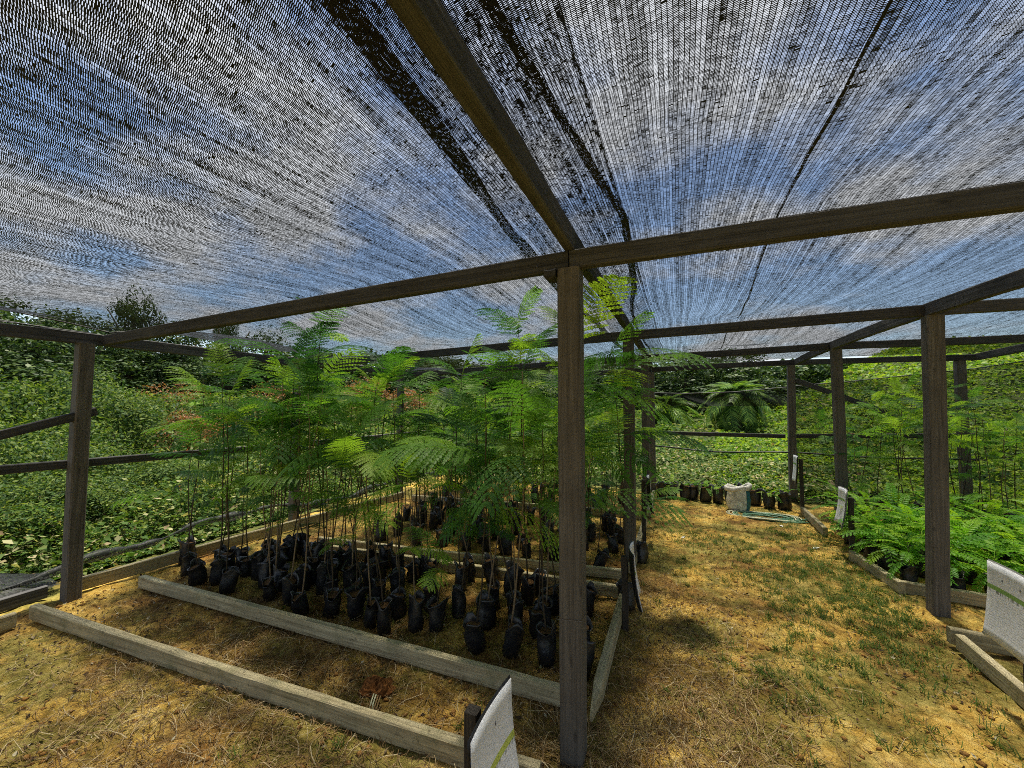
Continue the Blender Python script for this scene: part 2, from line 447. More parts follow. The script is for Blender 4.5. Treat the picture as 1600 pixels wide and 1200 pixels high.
# ------------------------------------------------------------------ ground
def ground_mat():
    m, nt = new_mat('soil'); g = G(nt)
    p = g.obj()
    mid = g.noise(g.vadd(p, (7, 3, 0)), 3.6, 6, 0.65)
    med = g.noise(g.vadd(p, (3, 5, 0)), 13, 8, 0.75)
    fine = g.noise(p, 34, 5, 0.7)
    grit = g.noise(p, 120, 3, 0.7)
    s = g.math('ADD', g.math('MULTIPLY', mid, 0.35), g.math('ADD', g.math('MULTIPLY', med, 0.35), g.math('MULTIPLY', fine, 0.30)))
    bare = g.ramp(s, [(0.36, (0.15, 0.085, 0.022)), (0.44, (0.42, 0.245, 0.045)), (0.51, (0.64, 0.415, 0.090)), (0.60, (0.78, 0.57, 0.18))])
    brown = g.ramp(s, [(0.38, (0.030, 0.016, 0.008)), (0.48, (0.14, 0.075, 0.025)), (0.60, (0.42, 0.24, 0.065))])
    mossy = g.ramp(s, [(0.38, (0.040, 0.042, 0.010)), (0.48, (0.135, 0.130, 0.028)), (0.60, (0.36, 0.30, 0.085))])
    m1 = g.maprange(g.noise(g.vadd(p, (2, 9, 0)), 1.5, 10, 0.72), 0.425, 0.515)
    m2 = g.maprange(g.noise(g.vadd(p, (12, 4, 0)), 1.1, 9, 0.72), 0.42, 0.52)
    rust = g.maprange(g.noise(g.vadd(p, (5, 19, 0)), 2.0, 6, 0.65), 0.52, 0.66)
    other = g.mix(m2, brown, mossy)
    c = g.mix(g.math('MULTIPLY', m1, 0.85), bare, other)
    c = g.mix(g.math('MULTIPLY', rust, 0.38), c, g.ramp(s, [(0.38, (0.10, 0.035, 0.010)), (0.55, (0.52, 0.22, 0.040))]))
    sb = g.n('ShaderNodeSeparateXYZ'); g.l(p, sb.inputs[0])
    ex = g.math('SUBTRACT', 1.90, g.math('ABSOLUTE', g.math('ADD', sb.outputs[0], 2.42)))
    ey = g.math('SUBTRACT', 2.70, g.math('ABSOLUTE', g.math('SUBTRACT', sb.outputs[1], 4.35)))
    inb = g.maprange(g.math('ADD', g.math('MINIMUM', ex, ey), g.math('MULTIPLY', g.math('SUBTRACT', mid, 0.5), 0.5)), -0.05, 0.15)
    m3 = g.maprange(g.noise(g.vadd(p, (8, 2, 0)), 3.0, 8, 0.7), 0.40, 0.56)
    c = g.mix(g.math('MULTIPLY', g.math('MULTIPLY', inb, m3), 0.85), c, g.ramp(s, [(0.38, (0.030, 0.015, 0.007)), (0.50, (0.15, 0.075, 0.022)), (0.62, (0.40, 0.23, 0.06))]))
    # outside the shade house the ground is humus under the vegetation
    sp = g.n('ShaderNodeSeparateXYZ'); g.l(p, sp.inputs[0])
    wob = g.math('MULTIPLY', g.math('SUBTRACT', mid, 0.5), 0.8)
    ox = g.math('MAXIMUM', g.math('SUBTRACT', -4.75, sp.outputs[0]), g.math('SUBTRACT', sp.outputs[0], 4.3))
    oy = g.math('SUBTRACT', sp.outputs[1], 7.5)
    o = g.maprange(g.math('ADD', g.math('MAXIMUM', ox, oy), wob), 0.0, 0.4)
    c = g.mix(o, c, g.ramp(mid, [(0.3, (0.020, 0.028, 0.009)), (0.6, (0.055, 0.075, 0.018)), (0.75, (0.11, 0.10, 0.04))]))
    h = g.math('ADD', g.math('MULTIPLY', fine, 0.7), g.math('MULTIPLY', grit, 0.3))
    g.out(g.bsdf(c, 0.95, 0.12, g.bump(h, 0.9, 0.03)))
    return m
M['ground'] = ground_mat()

def axis(a, b, step, far, n):
    mid = np.arange(a, b + 1e-6, step)
    t = np.linspace(0, 1, n + 1)[1:] ** 2.4
    return np.concatenate([(a - far * t)[::-1], mid, b + far * t])
gx = axis(-5.4, 4.4, 0.022, 600, 60)
gy = axis(0.3, 7.6, 0.022, 600, 60)
X, Y = np.meshgrid(gx, gy)
Zg = height(X, Y) + soil_h(X, Y) * (1 - smooth01(10, 30, np.hypot(X, Y)))
nx, ny = len(gx), len(gy)
idx = np.arange(nx * ny).reshape(ny, nx)
F = np.stack([idx[:-1, :-1], idx[:-1, 1:], idx[1:, 1:], idx[1:, :-1]], -1).reshape(-1, 4)
ground = link('ground', mesh_np('ground', np.stack([X, Y, Zg], -1).reshape(-1, 3), F, M['ground'], True))
tag(ground, 'yellow and rust brown sandy soil floor with moss and straw', 'ground', kind='structure')

def gz(x, y):
    return float(height(x, y) + soil_h(np.array([x]), np.array([y]))[0])

# ------------------------------------------------------------------ timber
def timber_mesh(L, w, h, seed=0, seg=12, bev=0.006, wob=0.004, taper=0.0):
    r = np.random.default_rng(seed)
    prof = [(-w/2 + bev, -h/2), (w/2 - bev, -h/2), (w/2, -h/2 + bev), (w/2, h/2 - bev), (w/2 - bev, h/2), (-w/2 + bev, h/2), (-w/2, h/2 - bev), (-w/2, -h/2 + bev)]
    V, Fc = [], []
    bow = (r.random(2) - 0.5) * 2 * wob * 1.5
    for i in range(seg + 1):
        t = i / seg
        bx = math.sin(math.pi * t) * bow[0]; bz = math.sin(math.pi * t) * bow[1]
        k = 1 - taper * max(0, (t - 0.85) / 0.15)
        for (a, b) in prof:
            V.append((t * L + (r.random() - 0.5) * 0.004, a * k + bx + (r.random() - 0.5) * wob * 0.5, b * k + bz + (r.random() - 0.5) * wob * 0.5))
    for i in range(seg):
        for k in range(8):
            a = i * 8 + k; b = i * 8 + (k + 1) % 8
            Fc.append((a, b, b + 8, a + 8))
    Fc.append(tuple(range(7, -1, -1)))
    Fc.append(tuple(seg * 8 + k for k in range(8)))
    return mesh('timber', V, Fc)

_tseed = [0]
def timber(name, a, b, w, h, mat, parent=None, roll=0.0, **kw):
    """a piece of sawn timber from a to b, w across, h high"""
    _tseed[0] += 1
    a, b = Vector(a), Vector(b)
    d = b - a; L = d.length; x = d.normalized()
    up = Vector((0, 0, 1)) if abs(x.z) < 0.9 else Vector((0, 1, 0))
    y = up.cross(x).normalized(); z = x.cross(y)
    Mx = Matrix((x, y, z)).transposed().to_4x4()
    Mx = Mx @ Matrix.Rotation(roll, 4, 'X')
    Mx.translation = a
    o = link(name, timber_mesh(L, w, h, _tseed[0], **kw), parent, mat)
    o.matrix_basis = Mx
    return o

# ------------------------------------------------------------------ shade house frame
XL, XC, XR, XE = -4.72, -0.47, 1.83, 4.05
YS = [-1.2, 1.85, 4.15, 6.3, 8.0]
def zb(x, y):
    b = np.interp(x, [XL, XC, XR, XE], [2.11, 2.24, 2.29, 2.28])
    if x > XC: b -= 0.055 * min(1, (x - XC) / (XR - XC)) * float(np.interp(y, [-2, 1.85, 4.15], [1, 1, 0]))
    return float(b - 0.05 * max(0, (y - 6.3) / 1.7))
house = empty('shade_house', (0, 0, 0))
tag(house, 'weathered timber frame of posts, beams and rails carrying the shade net', 'shade house')
def P(name, a, b, w, h, mat, **kw):
    o = timber(name, a, b, w, h, mat, None, **kw)
    o.parent = house
    return o
post_xy = [(XC, 1.85, 0.0, 0.0), (-4.63, 1.69, -0.06, 0.03), (-4.86, 3.92, 0.03, 0), (-4.75, 6.0, 0, 0), (-4.75, 8.0, 0, 0),
           (XC, 4.17, 0.01, 0), (XC, 6.35, 0, 0), (XC, 8.0, 0, 0), (1.80, 4.15, 0.05, -0.02), (1.86, 6.25, 0, 0), (1.72, 7.95, 0.03, 0),
           (3.86, 8.0, 0, 0), (XE, 6.3, 0, 0), (XE, 4.15, 0, 0)]
for i, (x, y, tx, ty) in enumerate(post_xy):
    s = 0.105 if x > -1 else 0.10
    P('post', (x, y, -0.12), (x + tx, y + ty, zb(x, y) - 0.002), s, s, M['post'], bev=0.008)
# cross beams, butted between the long beams
for y in YS:
    for xa, xb in ((XL, XC), (XC, XR), (XR, XE)):
        ga = 0.003 if xa == XC else 0.027; gb = 0.003 if xb == XC else 0.027
        P('beam', (xa + ga, y, zb(xa, y) + 0.045), (xb - gb, y, zb(xb, y) + 0.045), 0.05, 0.09, M['beam'], wob=0.006)
# long beams, front to back
for x in (XL, XC, XR, XE):
    for ya, yb in zip(YS[:-1], YS[1:]):
        up = 0.094 if x == XC else 0.0
        P('beam', (x, ya + 0.001, zb(x, ya) + 0.047 + up), (x, yb - 0.001, zb(x, yb) + 0.047 + up), 0.05, 0.10, M['beam'], wob=0.006)
# short cap under the middle crossing
P('beam_cap', (XC - 0.11, 1.85 - 0.02, zb(XC, 1.85) - 0.022), (XC - 0.056, 1.85 - 0.02, zb(XC, 1.85) - 0.022), 0.10, 0.04, M['beam'], seg=3)
# left rail and brace, back rail
P('rail', (-4.69, 0.2, 1.12), (-4.80, 3.86, 1.035), 0.035, 0.07, M['beam'])
P('rail', (-4.83, 3.98, 1.03), (-4.79, 7.9, 1.0), 0.035, 0.07, M['beam'])
P('brace', (-4.66, 0.55, 1.13), (-4.66, 1.80, 1.53), 0.035, 0.07, M['beam'])
P('rail', (-4.65, 8.055, 1.02), (1.66, 8.055, 1.04), 0.03, 0.07, M['beam'])
P('rail', (1.78, 8.055, 1.05), (4.0, 8.055, 1.12), 0.03, 0.07, M['beam'])
P('brace', (1.80, 7.90, 1.98), (2.95, 7.93, 1.46), 0.04, 0.08, M['beam'])
P('brace', (4.0, 6.35, 0.95), (4.02, 4.5, 0.35), 0.04, 0.07, M['post'])
P('sill', (-4.84, 0.1, 0.03), (-4.84, 1.62, 0.05), 0.04, 0.10, M['beam'])
P('sill', (-4.74, 1.76, 0.06), (-4.30, 5.55, 0.06), 0.045, 0.11, M['board'])
# nails in the post heads
for (x, y) in ((XC, 1.85), (1.80, 4.15)):
    for dz in (0.03, 0.065):
        b = mesh('nail', [(-.004, 0, -.004), (.004, 0, -.004), (.004, 0, .004), (-.004, 0, .004), (0, -.004, 0)], [(0, 1, 4), (1, 2, 4), (2, 3, 4), (3, 0, 4)], mat=M['metal'])
        link('nail', b, house, loc=(x - 0.16, y - 0.0265, zb(x, y) + dz))

# twists of wire left on the posts
for (x, y, z) in ((XC, 1.85, 0.62), (-4.66, 1.67, 0.86), (1.805, 4.15, 0.95), (1.805, 4.15, 0.40), (-4.66, 1.67, 1.30)):
    q = 0.0565
    loop = [(-q, -q, 0), (q, -q, 0.012), (q, q, 0.004), (-q, q, -0.006), (-q, -q, 0.010), (-q - 0.02, -q - 0.03, -0.03)]
    V_, F_ = [], []
    for a_, b_ in zip(loop[:-1], loop[1:]):
        k = len(V_); V_ += [(*a_[:2], a_[2] - .0015), (*b_[:2], b_[2] - .0015), (*b_[:2], b_[2] + .0015), (*a_[:2], a_[2] + .0015)]; F_.append((k, k + 1, k + 2, k + 3))
    link('wire_tie', mesh('wire_tie', V_, F_, mat=M['metal']), house, loc=(x, y, z))

# ------------------------------------------------------------------ nets
def cloth(name, xs, ys, zf, mat, xoff=None, parent=None, uvoff=0.0):
    X, Y = np.meshgrid(xs, ys)
    Xo = X + (xoff(X, Y) if xoff else 0)
    Z = zf(Xo, Y)
    n, m = len(xs), len(ys)
    id_ = np.arange(n * m).reshape(m, n)
    Fq = np.stack([id_[:-1, :-1], id_[:-1, 1:], id_[1:, 1:], id_[1:, :-1]], -1).reshape(-1, 4)
    V = np.stack([Xo, Y, Z], -1).reshape(-1, 3)
    me = mesh_np(name, V, Fq, mat, True)
    uv = me.uv_layers.new(name='UVMap')
    co = np.stack([X + uvoff, Y], -1).reshape(-1, 2)
    uv.data.foreach_set('uv', co[Fq.ravel()].astype(np.float32).ravel())
    return link(name, me, parent)

ZB = np.vectorize(zb)
YA = np.array([-1.2, 1.85, 4.15, 6.3, 8.0])
def sag(x, y, k=1.0, seed=0.0):
    b = np.interp(x, [-6.0, XL, -1.3, XC, 0.4, XR, XE], [2.19, 2.21, 2.345, 2.436, 2.375, 2.392, 2.385]) - 0.05 * np.maximum(0, (y - 6.3) / 1.7)
    b = b - 0.055 * np.clip((x - XC) / (XR - XC), 0, 1) * np.interp(y, [-2, 1.85, 4.15], [1, 1, 0])
    i = np.clip(np.searchsorted(YA, y) - 1, 0, 3)
    t = np.clip((y - YA[i]) / (YA[i + 1] - YA[i]), 0, 1)
    sy = np.sin(math.pi * t)
    sx = np.where(x < XC, np.abs(np.sin(math.pi * (x - XC) / (XC - XL))), np.where(x < XR, np.abs(np.sin(math.pi * (x - XC) / (XR - XC))), np.abs(np.sin(math.pi * (x - XR) / (XE - XR)))))
    amp = np.array([0.06, 0.11, 0.09, 0.06])[i]
    w = (fbm(x * 2.3 + seed, y * 0.5 + seed, 3) - 0.5) * 0.05 * sy
    return b - sy * (0.02 + amp * sx) * k + w + 0.012
net = empty('shade_net', (0, 0, 0))
tag(net, 'black knitted shade net stretched over the whole timber roof', 'shade net')
def xedge(X, Y):
    k = smooth01(-4.2, -4.68, X)
    return -k * (0.03 + 0.05 * np.sin(Y * 2.1) + 0.06 * (fbm(Y * 1.7, Y * 0 + 3, 2) - 0.5))
def zleft(X, Y):
    k = smooth01(-4.1, -4.70, X)
    i = np.clip(np.searchsorted(YA, Y) - 1, 0, 3)
    t = np.clip((Y - YA[i]) / (YA[i + 1] - YA[i]), 0, 1)
    return sag(X, Y) + k * 0.16 * np.sin(math.pi * t) ** 0.8
netA = cloth('net_panel', np.linspace(-4.68, -0.20, 70), np.linspace(-3.2, 8.15, 130), zleft, M['roof_net'], xedge, net)
netB = cloth('net_panel', np.linspace(-0.22, 4.35, 80), np.linspace(-3.2, 8.15, 130), lambda x, y: sag(x, y, 1.0, 4.0) + 0.018, M['roof_net'], None, net, 13.37)
cloth('net_flap', np.linspace(-0.69, -0.225, 12), np.linspace(-3.2, 8.15, 130), lambda x, y: sag(x, y, 1.0, 4.0) + 0.018, M['flap'], None, net, 5.2)
def hem(xc, w, seed, dz=0.0, path=None):
    def xo(X, Y):
        return (np.interp(Y, path[0], path[1]) - xc if path else 0) + (fbm(Y * 1.1 + seed, Y * 0 + seed, 3) - 0.5) * 0.05 + (X - xc) * (fbm(Y * 2.0 + seed, Y * 0, 2) - 0.5) * 1.0
    def zf(x, y):
        return sag(x, y) - 0.004 - 0.03 * np.abs(fbm(x * 30 + seed, y * 3, 2) - 0.3) + dz
    return cloth('hem', np.linspace(xc - w / 2, xc + w / 2, 7), np.linspace(-3.2, 8.12, 170), zf, M['hem'], xo, net, seed)
hem(-0.62, 0.060, 2.0, 0.0, ([0, 0.5, 1.7, 3, 8], [-0.58, -0.62, -0.715, -0.74, -0.73]))
hem(-0.25, 0.034, 6.0, 0.0, ([0, 0.6, 1.75, 2.1, 4.2, 8], [-0.37, -0.34, -0.19, -0.22, -0.40, -0.38]))
hem(0.375, 0.010, 12.0, -0.002, ([0, 0.9, 2.1, 4, 8], [0.345, 0.36, 0.385, 0.46, 0.5]))
def tube_mesh(pts, r, n=6, name='tube', mat=None, closed=False):
    pts = [Vector(p) for p in pts]
    V, Fc = [], []
    N = len(pts)
    for i, p in enumerate(pts):
        t = (pts[min(i + 1, N - 1)] - pts[max(i - 1, 0)]).normalized()
        up = Vector((0, 0, 1)) if abs(t.z) < 0.95 else Vector((1, 0, 0))
        a = t.cross(up).normalized(); b = a.cross(t)
        rr = r(i / (N - 1)) if callable(r) else r
        for k in range(n):
            an = 2 * math.pi * k / n
            V.append(p + a * math.cos(an) * rr + b * math.sin(an) * rr)
    for i in range(N - 1):
        for k in range(n):
            Fc.append((i * n + k, i * n + (k + 1) % n, (i + 1) * n + (k + 1) % n, (i + 1) * n + k))
    Fc.append(tuple(range(n - 1, -1, -1))); Fc.append(tuple((N - 1) * n + k for k in range(n)))
    return mesh(name, V, Fc, True, mat)
# cord along the left edge of the net
ce = [(-4.68 + float(xedge(np.array(-4.68), np.array(y))), y, 0) for y in np.linspace(-3, 8.1, 90)]
ce = [(x, y, float(zleft(np.array(x), np.array(y))) - 0.004) for x, y, _ in ce]
link('edge_cord', tube_mesh(ce, 0.006, 5), net, M['cord'])
for off in (0.10, 0.17):
    pts = [(-4.68 - 0.03 - off * 0.6, y, 2.235 + 0.06 * abs(math.sin((y + 1.2) / 3.05 * math.pi)) - off * 0.25 + 0.01 * math.sin(y * 5 + off * 40)) for y in np.linspace(-3, 1.8, 40)]
    link('loose_strand', tube_mesh(pts, 0.004, 4), net, M['cord'])

# side nets: right wall and back wall, hanging on a cord
def drape(name, path, z0, mat, label, cordr=0.007):
    """hanging net along a ground path [(x,y,ztop)]"""
    pts = []
    for (a, b) in zip(path[:-1], path[1:]):
        for t in np.linspace(0, 1, 24, endpoint=False):
            pts.append([a[k] + (b[k] - a[k]) * t for k in range(3)])
    pts.append(list(path[-1]))
    s = 0; S = [0]
    for a, b in zip(pts[:-1], pts[1:]):
        s += math.hypot(b[0] - a[0], b[1] - a[1]); S.append(s)
    rows = 16
    V, uvs = [], []
    for j in range(rows + 1):
        for i, p in enumerate(pts):
            z = p[2] + (z0 - p[2]) * j / rows
            w = 0.04 * math.sin(S[i] * 5.1 + j * 0.25) * (0.3 + j / rows)
            V.append((p[0] + w * 0.5, p[1] + w, z)); uvs.append((z, S[i]))
    n = len(pts)
    id_ = np.arange(n * (rows + 1)).reshape(rows + 1, n)
    Fq = np.stack([id_[:-1, :-1], id_[:-1, 1:], id_[1:, 1:], id_[1:, :-1]], -1).reshape(-1, 4)
    me = mesh_np(name, np.array(V), Fq, mat, True)
    uv = me.uv_layers.new(name='UVMap')
    uv.data.foreach_set('uv', np.array(uvs, np.float32)[Fq.ravel()].ravel())
    e = empty(name, (0, 0, 0))
    tag(e, label, 'side net')
    link('netting', me, e)
    link('top_cord', tube_mesh(pts, cordr, 5), e, M['cord'])
    return e
drape('side_net', [(4.12, 3.4, 2.20), (4.12, 6.3, 2.16), (4.10, 8.12, 2.12), (2.62, 8.12, 1.96), (1.80, 8.12, 1.89)], 0.05, M['side_net'], 'sheer dark net hung along the right wall and the back right corner')
drape('side_net', [(1.78, 8.13, 1.88), (0.9, 8.13, 1.80), (0.1, 8.13, 1.78), (-0.5, 8.13, 1.80)], 1.55, M['side_net'], 'short strip of dark net strung across the back opening below the palm', 0.008)
# rolled-up net lying along the left wall
rp = []
for y in np.linspace(-0.5, 7.9, 140):
    rp.append((-5.02 + 0.05 * math.sin(y * 1.7), y, 0.07 + 0.13 * smooth01(0.8, 2.0, y) - 0.11 * smooth01(3, 6, y) + 0.04 * math.sin(y * 2.3) + 0.02 * math.sin(y * 7.1)))
rv = tube_mesh(rp, lambda t: 0.026 + 0.014 * math.sin(t * 47) + 0.010 * math.sin(t * 131) + 0.012 * random.random(), 9)
u = rv.uv_layers.new(name='UVMap')
cc = np.array([v.co for v in rv.vertices]); li = np.array([l.vertex_index for l in rv.loops])
u.data.foreach_set('uv', np.stack([cc[li, 2] + cc[li, 0], cc[li, 1]], -1).astype(np.float32).ravel())
ro = link('rolled_net', rv, None, M['roll'])
tag(ro, 'rolled up dark shade net lying along the foot of the left wall', 'rolled net')
hx, hy = np.linspace(-5.75, -4.92, 26), np.linspace(-0.2, 1.75, 40)
def heap(x, y):
    return 0.02 + 0.24 * np.exp(-((x + 5.25) / 0.24) ** 2) * (0.6 + 0.8 * fbm(y * 2.2, x * 3, 3)) * smooth01(1.85, 1.2, y) + 0.10 * (fbm(x * 8, y * 4, 4) - 0.4)
hp = cloth('heaped_net', hx, hy, heap, M['roll'])
tag(hp, 'crumpled heap of grey net on the ground left of the corner post', 'net heap')

# ------------------------------------------------------------------ bed boards
def board_thing(name, pieces, label, group=None):
    cx = sum(p[0][0] + p[1][0] for p in pieces) / (2 * len(pieces)); cyy = sum(p[0][1] + p[1][1] for p in pieces) / (2 * len(pieces))
    if len(pieces) == 1:
        a, b, kw = pieces[0]
        o = timber(name, a, b, kw.pop('w', 0.05), kw.pop('h', 0.10), M['board'], None, **kw)
        tag(o, label, 'timber board', group)
        return o
    e = empty(name, (cx, cyy, 0)); tag(e, label, 'planting bed', group)
    for a, b, kw in pieces:
        kw = dict(kw)
        o = timber('board', a, b, kw.pop('w', 0.05), kw.pop('h', 0.10), M['board'], None, **kw)
        o.parent = e
        o.matrix_basis = Matrix.Translation((-cx, -cyy, 0)) @ o.matrix_basis.copy()
    return e
board_thing('timber_board', [((-4.45, 1.43, 0.055), (-0.56, 1.64, 0.05), dict(seg=20, wob=0.01))], 'long pale board lying nearest the camera, behind the leaning front sign')
board_thing('planting_bed', [((-4.33, 2.02, 0.055), (-0.53, 2.115, 0.055), dict(seg=20, wob=0.01)),
                          ((-0.435, 3.42, 0.055), (-0.425, 2.02, 0.055), dict(taper=0.75, seg=20)),
                          ((-3.90, 3.18, 0.05), (-0.47, 3.44, 0.05), dict(w=0.04, seg=16))],
            'board frame around the near bed of tall seedlings, beside the middle post')
board_thing('planting_bed', [((-3.80, 3.40, 0.04), (-0.50, 3.82, 0.04), dict(w=0.04, h=0.09, seg=16)),
                          ((-0.44, 3.95, 0.05), (-0.44, 5.60, 0.05), dict(seg=10)),
                          ((-4.05, 5.46, 0.05), (-0.50, 5.86, 0.05), dict(w=0.04, seg=14))],
            'board frame around the second bed of tall seedlings, behind the near bed')
board_thing('timber_board', [((-4.42, -0.2, 0.05), (-4.42, 1.33, 0.05), dict(seg=8))], 'short pale board at the left edge, butted near the front board')
board_thing('planting_bed', [((1.66, 1.9, 0.05), (1.66, 3.58, 0.05), dict(seg=10)), ((1.63, 3.64, 0.06), (2.30, 3.60, 0.05), dict(seg=6))], 'corner of two pale boards beside the right foreground sign')
board_thing('planting_bed', [((1.70, 4.42, 0.05), (1.60, 5.16, 0.05), dict(seg=8)), ((1.72, 4.48, 0.04), (2.7, 4.40, 0.04), dict(seg=6))], 'mossy corner boards behind the thick right post, at the low bright plants')
board_thing('timber_board', [((1.60, 5.95, 0.055), (1.62, 7.0, 0.055), dict(seg=8))], 'short board edging the path beside the hose coil')
board_thing('timber_board', [((-0.42, 5.98, 0.06), (-0.42, 7.3, 0.06), dict(seg=8))], 'mossy board along the left path edge behind the second middle post')

# ------------------------------------------------------------------ seedling parts
def frond_mesh(seed, pairs=11, leaflets=9, droop=0.45, plen=0.30, lw=0.046, llen=0.031, gap0=0.16, hang=0.35):
    """bipinnate feathery leaf, unit length along +X"""
    r = np.random.default_rng(seed)
    V, Fq = [], []
    def pos(t):
        return Vector((t * (1 - 0.10 * t), 0.05 * math.sin(t * 3 + seed) * t, 0.18 * t - droop * t * t))
    def quad(a, b, c, d):
        k = len(V); V.extend([a, b, c, d]); Fq.append((k, k + 1, k + 2, k + 3))
    # rachis
    N = 9; wv = 0.006
    for i in range(N):
        p, q = pos(i / N), pos((i + 1) / N)
        w0 = wv * (1 - 0.7 * i / N); w1 = wv * (1 - 0.7 * (i + 1) / N)
        quad(p + Vector((0, w0, 0)), q + Vector((0, w1, 0)), q - Vector((0, w1, 0)), p - Vector((0, w0, 0)))
        quad(p + Vector((0, 0, w0)), q + Vector((0, 0, w1)), q - Vector((0, 0, w1)), p - Vector((0, 0, w0)))
    for i in range(pairs):
        t = gap0 + (1 - gap0) * (i / (pairs - 1)) ** 0.92
        p = pos(min(t, 1)); T = (pos(min(t + 0.02, 1.02)) - pos(t)).normalized()
        prof = math.sin(math.pi * (0.22 + 0.70 * (t - gap0) / (1 - gap0))) ** 0.7
        for s in (1, -1):
            L = plen * prof * (0.88 + 0.24 * r.random())
            fwd = 0.42 + 0.55 * t + 0.15 * (r.random() - 0.5)
            D = (Vector((0, s, 0)) + T * fwd).normalized()
            hg = hang * (0.7 + 0.6 * r.random())
            side = (T - D * T.dot(D)).normalized()
            side = (side + Vector((0, 0, 0.3 * (r.random() - 0.5)))).normalized()
            pts = []
            for k in range(leaflets + 1):
                a = k / leaflets
                pts.append(p + D * (L * a) + Vector((0, 0, -hg * L * a * a + 0.06 * L * a)))
            # thin midrib
            for k in range(0, leaflets, 3):
                a, b = pts[k], pts[min(k + 3, leaflets)]
                quad(a + side * 0.0022, b + side * 0.0018, b - side * 0.0018, a - side * 0.0022)
            for k in range(leaflets):
                a = (k + 0.7) / leaflets
                c = pts[k] * (1 - 0.7) + pts[k + 1] * 0.7
                ll = llen * (math.sin(math.pi * (0.18 + 0.75 * a)) ** 0.6) * (0.85 + 0.3 * r.random())
                dd = (pts[k + 1] - pts[k]).normalized()
                for q in (1, -1):
                    ld = (side * q + dd * 0.45 + Vector((0, 0, -0.10))).normalized()
                    tip = c + ld * ll
                    m_ = c + ld * ll * 0.5
                    quad(c, m_ + dd * lw * 0.5, tip, m_ - dd * lw * 0.5)
    me = mesh('frond', V, Fq)
    return me

FR = [frond_mesh(s, pairs=p, droop=d, plen=pl, hang=h) for s, p, d, pl, h in
      ((1, 12, 0.35, 0.34, 0.35), (2, 11, 0.55, 0.37, 0.50), (3, 13, 0.22, 0.32, 0.28), (4, 11, 0.75, 0.36, 0.55), (5, 13, 0.45, 0.31, 0.25), (6, 12, 0.10, 0.36, 0.45))]
FRL = [frond_mesh(10 + s, pairs=9, leaflets=7, droop=0.4 + 0.1 * s, plen=0.30, hang=0.4, lw=0.036, llen=0.05) for s in range(3)]
def pinnate_mesh(seed, pairs=8, droop=0.5, llen=0.185, lw=0.062):
    """simple pinnate leaf with broad oval leaflets, unit length"""
    r = np.random.default_rng(seed); V, Fc = [], []
    pos = lambda t: Vector((t * (1 - 0.12 * t), 0, 0.25 * t - droop * t * t))
    for i in range(6):
        p, q = pos(i / 6), pos((i + 1) / 6); k = len(V)
        V.extend([p + Vector((0, .006, 0)), q + Vector((0, .005, 0)), q - Vector((0, .005, 0)), p - Vector((0, .006, 0))]); Fc.append((k, k + 1, k + 2, k + 3))
    for i in range(pairs):
        t = 0.18 + 0.82 * i / (pairs - 1)
        p = pos(t); T = (pos(t + 0.02) - pos(t)).normalized()
        pf = 0.55 + 0.45 * math.sin(math.pi * (0.15 + 0.7 * i / (pairs - 1)))
        for s in (1, -1):
            D = (Vector((0, s, 0)) + T * (0.35 + 0.5 * t + 0.2 * (r.random() - 0.5)) + Vector((0, 0, -0.22 + 0.2 * (r.random() - 0.5)))).normalized()
            S = (T - D * T.dot(D)).normalized(); L = llen * pf * (0.85 + 0.3 * r.random()); w = lw * pf
            nrm = D.cross(S)
            k = len(V)
            V.extend([p, p + D * L * 0.35 + S * w * 0.5, p + D * L * 0.75 + S * w * 0.42 + nrm * 0, p + D * L, p + D * L * 0.75 - S * w * 0.42, p + D * L * 0.35 - S * w * 0.5, p + D * L * 0.5 - Vector((0, 0, 0.010))])
            Fc.extend([(k, k + 1, k + 6), (k + 1, k + 2, k + 6), (k + 2, k + 3, k + 6), (k + 3, k + 4, k + 6), (k + 4, k + 5, k + 6), (k + 5, k, k + 6)])
    return mesh('pinnate', V, Fc)
PIN = [pinnate_mesh(20 + s, pairs=10 + s % 3, droop=0.40 + 0.12 * s) for s in range(4)]
for me in FR + FRL: me.materials.append(M['frond'])
for me in PIN: me.materials.append(M['bright'])

